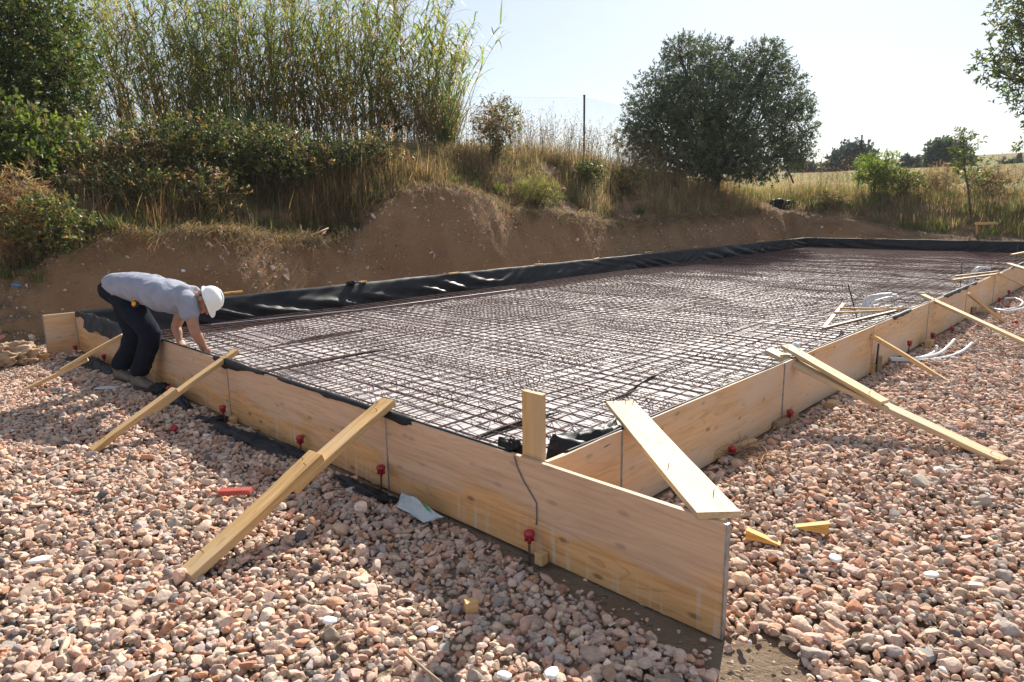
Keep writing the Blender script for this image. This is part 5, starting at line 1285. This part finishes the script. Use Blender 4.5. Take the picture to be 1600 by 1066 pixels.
    for m_ in (shirtm, pants): m_.node_tree.nodes['Principled BSDF'].inputs['Specular IOR Level'].default_value = .12
    hairm = plain('dark_hair', (.035, .027, .022), .7, 0, .5, 200); helm = plain('hard_hat_white', (.82, .82, .80), .3, 0, 0, 30, .03); bootm = plain('boot_leather', (.13, .105, .085), .7, 0, .3, 50, .3)
    solem = plain('boot_sole', (.03, .03, .03), .8); orange = plain('tape_orange', (.80, .33, .02), .4); glovem = plain('glove', (.02, .02, .022), .8, 0, .3, 60)
    eyem = plain('eye_white', (.6, .58, .55), .3, 0, 0, 10, .02)
    # head axes: crown to the side and slightly up, face looking down
    U = Vector((.93, .12, .33)).normalized(); Fv = (Vector((.33, -.22, -.94))); Fv = (Fv-U*Fv.dot(U)).normalized(); Lt = U.cross(Fv)
    hc = V3(321.5, 470, 6.20)
    bm = bmesh.new()
    # core under the clothes
    for p, q, r0, r1 in ((hip, chest, .11, .12),): limb(bm, [p, lerp(p, q, .5), q-Vector((0, 0, .03))], [.085, .09, .10], 14, 1.2)
    for h_, k_, a_ in ((hn, kn, an), (hf, kf, af)): limb(bm, [h_, k_, a_], [.075, .055, .04])
    neck = lerp(chest, hc, .55)+Vector((0, 0, .02)); limb(bm, [chest-Vector((0, 0, .01)), neck, hc-U*.05-Fv*.01], [.07, .058, .056])
    ball(bm, hc+U*.015-Fv*.012, (Fv, Lt, U), (.098, .076, .105)); ball(bm, hc-U*.045+Fv*.035, (Fv, Lt, U), (.062, .058, .075)); ball(bm, hc-U*.095+Fv*.058, (Fv, Lt, U), (.028, .033, .024))
    ball(bm, hc+U*.022+Fv*.078, (Fv, Lt, U), (.018, .055, .016))                                       # brow
    limb(bm, [hc+U*.012+Fv*.085, hc-U*.012+Fv*.105, hc-U*.028+Fv*.112], [.010, .014, .016], 10)          # nose
    ball(bm, hc-U*.064+Fv*.088, (Fv, Lt, U), (.014, .026, .009)); ball(bm, hc-U*.078+Fv*.084, (Fv, Lt, U), (.013, .022, .009))   # lips
    for s in (-1, 1):
        ball(bm, hc-U*.012+Lt*s*.080-Fv*.010, (Fv, Lt, U), (.022, .009, .034)); ball(bm, hc-U*.02+Lt*s*.048+Fv*.062, (Fv, Lt, U), (.026, .022, .022))
    for sh, e, w_, h_, sd in ((shn, en, wn, hdn, -1), (shf, ef, wf, hdf, 1)):
        limb(bm, [chest+(sh-chest)*.8-Vector((0, 0, .03)), sh-Vector((0, 0, .02)), lerp(sh, e, .5), e, lerp(e, w_, .4), w_], [.07, .066, .056, .046, .045, .030])
        d = (h_-w_).normalized(); acr = (lat-d*lat.dot(d)).normalized(); pn = d.cross(acr)
        loft(bm, [(w_, acr, .028, pn, .022), (lerp(w_, h_, .4), acr, .040, pn, .020), (h_, acr, .044, pn, .016)], 12)
        for k, (o_, L) in enumerate(((-.031, .068), (-.010, .078), (.011, .074), (.031, .058))):
            b_ = h_+acr*o_; c1 = b_+d*L*.5+pn*(.012+.004*k)*-1; c2 = c1+(d*.45-pn*.9).normalized()*L*.36; c3 = c2+(d*-.1-pn).normalized()*L*.25
            limb(bm, [b_-d*.01, c1, c2, c3], [.0095, .0092, .0085, .007], 8)
        t0 = lerp(w_, h_, .25)-acr*.03*sd*-1; t1 = t0+(-acr*sd*-1*.6+d*.8).normalized()*.04-pn*.01; t2 = t1+(d-pn*.6).normalized()*.03; limb(bm, [t0, t1, t2], [.013, .011, .009], 8)
    body = solid('body', bm, skin, .006, 3)
    for s in (-1, 1):
        bm = bmesh.new(); ball(bm, hc+Lt*s*.031+U*.004+Fv*.078, (Fv, Lt, U), (.011, .013, .010), 10); rel(bmobj('eye', bm, eyem, None, True), root)
        bm = bmesh.new(); limb(bm, [hc+Lt*s*.048+U*.022+Fv*.085, hc+Lt*s*.03+U*.028+Fv*.094, hc+Lt*s*.014+U*.022+Fv*.096], [.004, .006, .004], 8); rel(bmobj('eyebrow', bm, hairm, None, True), root)
    # hair under the helmet
    bm = bmesh.new(); ball(bm, hc+U*.018-Fv*.014, (Fv, Lt, U), (.092, .0775, .100)); bmesh.ops.bisect_plane(bm, geom=list(bm.verts)+list(bm.edges)+list(bm.faces), plane_co=hc-U*.045+Fv*.02, plane_no=(U*.65-Fv*.75).normalized(), clear_inner=True); rel(bmobj('hair', bm, hairm, None, True), root)
    # shirt
    def wr(co, s, amp, f=9):
        q = co@np.array([.75, -.4, .5]); r_ = co@np.array([.3, .8, -.5]); return amp*((fbm(q*f+3*fbm(r_*5, q*3, s), r_*f*.55, s+1)-.5)*2-np.abs(fbm(q*f*1.7, r_*f*.6, s+2)-.5)*1.2)
    bm = bmesh.new(); rings = []
    spine = [(177, 443, 6.69, .160, .108), (186, 445, 6.67, .172, .128), (200, 447, 6.63, .182, .142), (220, 450, 6.55, .186, .150), (245, 457, 6.45, .180, .142), (268, 464, 6.36, .192, .148), (284, 468, 6.29, .180, .128), (296, 463, 6.24, .135, .112), (305, 462, 6.22, .085, .090)]
    C = [V3(x, y, Y) for x, y, Y, _, _ in spine]
    for i, (x, y, Y, hw, ht) in enumerate(spine):
        d = (C[min(i+1, len(C)-1)]-C[max(i-1, 0)]).normalized(); u = (lat-d*lat.dot(d)).normalized(); rings.append((C[i], u, hw, d.cross(u), ht))
    loft(bm, rings, 28, 2.4)
    for sh, e in ((shn, en), (shf, ef)): limb(bm, [lerp(chest, sh, .5), sh, lerp(sh, e, .42)], [.09, .092, .082], 18)
    for sh, e in ((shn, en), (shf, ef)):
        d = (e-sh).normalized(); c = lerp(sh, e, .5); u = (lat-d*lat.dot(d)).normalized(); loft(bm, [(lerp(sh, e, .2), u, .082, d.cross(u), .088), (c, u, .077, d.cross(u), .086)], 18)
    solid('shirt', bm, shirtm, .011, 3, lambda co: wr(co, 701, .020, 7))
    # trousers
    bm = bmesh.new()
    rg = [(168, 446, 6.72, .12, .09), (175, 449, 6.70, .165, .125), (188, 455, 6.68, .175, .13), (202, 460, 6.64, .165, .12), (212, 464, 6.6, .12, .08)]
    C = [V3(x, y, Y) for x, y, Y, _, _ in rg]; rings = []
    for i, (x, y, Y, hw, ht) in enumerate(rg):
        d = (C[min(i+1, len(C)-1)]-C[max(i-1, 0)]).normalized(); u = (lat-d*lat.dot(d)).normalized(); rings.append((C[i], u, hw, d.cross(u), ht))
    loft(bm, rings, 24, 2.3)
    for h_, k_, a_ in ((hn, kn, an), (hf, kf, af)):
        limb(bm, [lerp(h_, hip, .35), lerp(h_, k_, .45), k_, lerp(k_, a_, .45), a_+Vector((.0, 0, .10))], [.128, .122, .100, .088, .082], 20)
        d = (a_-k_).normalized(); u = (lat-d*lat.dot(d)).normalized(); loft(bm, [(lerp(k_, a_, .65), u, .080, d.cross(u), .084), (a_+Vector((.005, 0, .075)), u, .080, d.cross(u), .090)], 18)
    solid('trousers', bm, pants, .011, 3, lambda co: wr(co, 711, .020, 6))
    bm = bmesh.new(); c = V3(174, 452, 6.60); ball(bm, c, (fw, lat, Vector((0, 0, 1))), (.035, .02, .015)); rel(bmobj('red_undershirt', bm, M_RED, None, True), root)
    # boots
    for a_, toe, nm in ((an, V3(243, 611, 6.40), 'boot'), (af, V3(210, 600, 6.75), 'boot')):
        d = toe-a_; d.z = 0; d.normalize(); sdv = Vector((-d.y, d.x, 0)); g = gz(a_.x, a_.y)+.028; zz = Vector((0, 0, 1)); c = Vector((a_.x, a_.y, g))
        bm = bmesh.new(); prof = [(-.11, .034, .08), (-.09, .047, .10), (-.03, .052, .115), (.05, .053, .09), (.12, .057, .07), (.18, .053, .058), (.215, .036, .042)]
        loft(bm, [(c+d*x+zz*(h_*.5+.022), sdv, w_, zz, h_*.62) for x, w_, h_ in prof], 18, 2.5)
        limb(bm, [c+zz*.07-d*.03, c+zz*.15-d*.035], [.052, .055], 14)
        bo = solid(nm, bm, bootm, .009, 3, lambda co: wr(co, 721, .004, 14))
        bm = bmesh.new(); loft(bm, [(c+d*x+zz*.010, sdv, w_+.006, zz, .014) for x, w_ in ((-.12, .03), (-.105, .046), (-.03, .052), (.06, .053), (.14, .058), (.2, .05), (.23, .03))], 16, 4); so = bmobj('sole', bm, solem, None, True); so.parent = bo
        bm = bmesh.new()
        for k in range(4):
            q = c+d*(.03+.028*k)+zz*(.118-.014*k); tube_bm(bm, [q-sdv*.03, q+zz*.006, q+sdv*.03], .0035, 5)
        la_ = bmobj('laces', bm, glovem, None, True); la_.parent = bo
    # hard hat
    bm = bmesh.new(); hcz = hc+U*.028
    prof = [(.142, -.006), (.141, .004), (.128, .008), (.127, .03), (.121, .065), (.104, .098), (.075, .122), (.04, .134), (.004, .137)]
    rings = []; n = 32
    for r, z in prof:
        ring = []
        for k in range(n):
            t = 2*math.pi*k/n; rr = r*.88*(1.0 if z > .006 else 1+.26*max(0, math.cos(t))**4); ring.append(bm.verts.new(hcz+Fv*math.cos(t)*rr*1.08+Lt*math.sin(t)*rr*.88+U*(z*.92-(.022*max(0, math.cos(t))**3 if z < .006 else 0))))
        rings.append(ring)
    for p, q in zip(rings, rings[1:]):
        for k in range(n): bm.faces.new((p[k], p[(k+1) % n], q[(k+1) % n], q[k]))
    bm.faces.new(rings[-1])
    ho = bmobj('hard_hat', bm, helm, None, True); md = ho.modifiers.new('t', 'SOLIDIFY'); md.thickness = .004; rel(ho, root)
    bm = bmesh.new(); tube_bm(bm, [hcz+Fv*(.116*math.cos(t))+U*(.008+.121*math.sin(t)) for t in np.linspace(.25, 2.85, 14)], .011, 8); rd = bmobj('ridge', bm, helm, None, True); rd.parent = ho
    # orange tape measure clipped at the pocket
    tc = V3(211, 475, 6.35); nrm = Vector((-.32, -.92, .2)).normalized()
    tr = empty('tape_measure', tc); tag(tr, 'orange and black tape measure clipped to the pocket of the worker\'s dark trousers', 'tape measure')
    m = frame(Vector((.95, -.2, .12)), nrm); bm = bmesh.new(); lathe_bm(bm, [(.030, -.02), (.034, -.014), (.034, .008), (.030, .014)], (0, 0, 0), 20); o = bmobj('case', bm, glovem, None, True); o.parent = tr; o.matrix_basis = m
    bm = bmesh.new(); lathe_bm(bm, [(.022, .012), (.024, .016), (.020, .020), (.004, .021)], (0, 0, 0), 20); o = bmobj('cover', bm, orange, None, True); o.parent = tr; o.matrix_basis = m
    bm = bmesh.new(); tube_bm(bm, [(-.034, .022, .004), (-.01, .038, .006), (.02, .038, .006), (.042, .018, .004)], .005, 6); o = bmobj('strap', bm, orange, None, True); o.parent = tr; o.matrix_basis = m
worker()
#@@P5END
# ------------------------------------------------------------------ the hazy air: one box round the whole place
def haze():
    bm = bmesh.new(); bmesh.ops.create_cube(bm, size=1, matrix=Matrix.Translation((0, 0, 13)) @ Matrix.Diagonal((2400, 2400, 30, 1)))
    m = bpy.data.materials.new('haze_air'); m.use_nodes = True; t = m.node_tree
    for n in list(t.nodes):
        if n.type != 'OUTPUT_MATERIAL': t.nodes.remove(n)
    v = t.nodes.new('ShaderNodeVolumePrincipled'); v.inputs['Color'].default_value = (.86, .92, 1, 1); v.inputs['Density'].default_value = .0004; v.inputs['Anisotropy'].default_value = 0
    t.links.new(v.outputs[0], t.nodes['Material Output'].inputs['Volume'])
    tag(bmobj('haze', bm, m), kind='stuff')
haze()
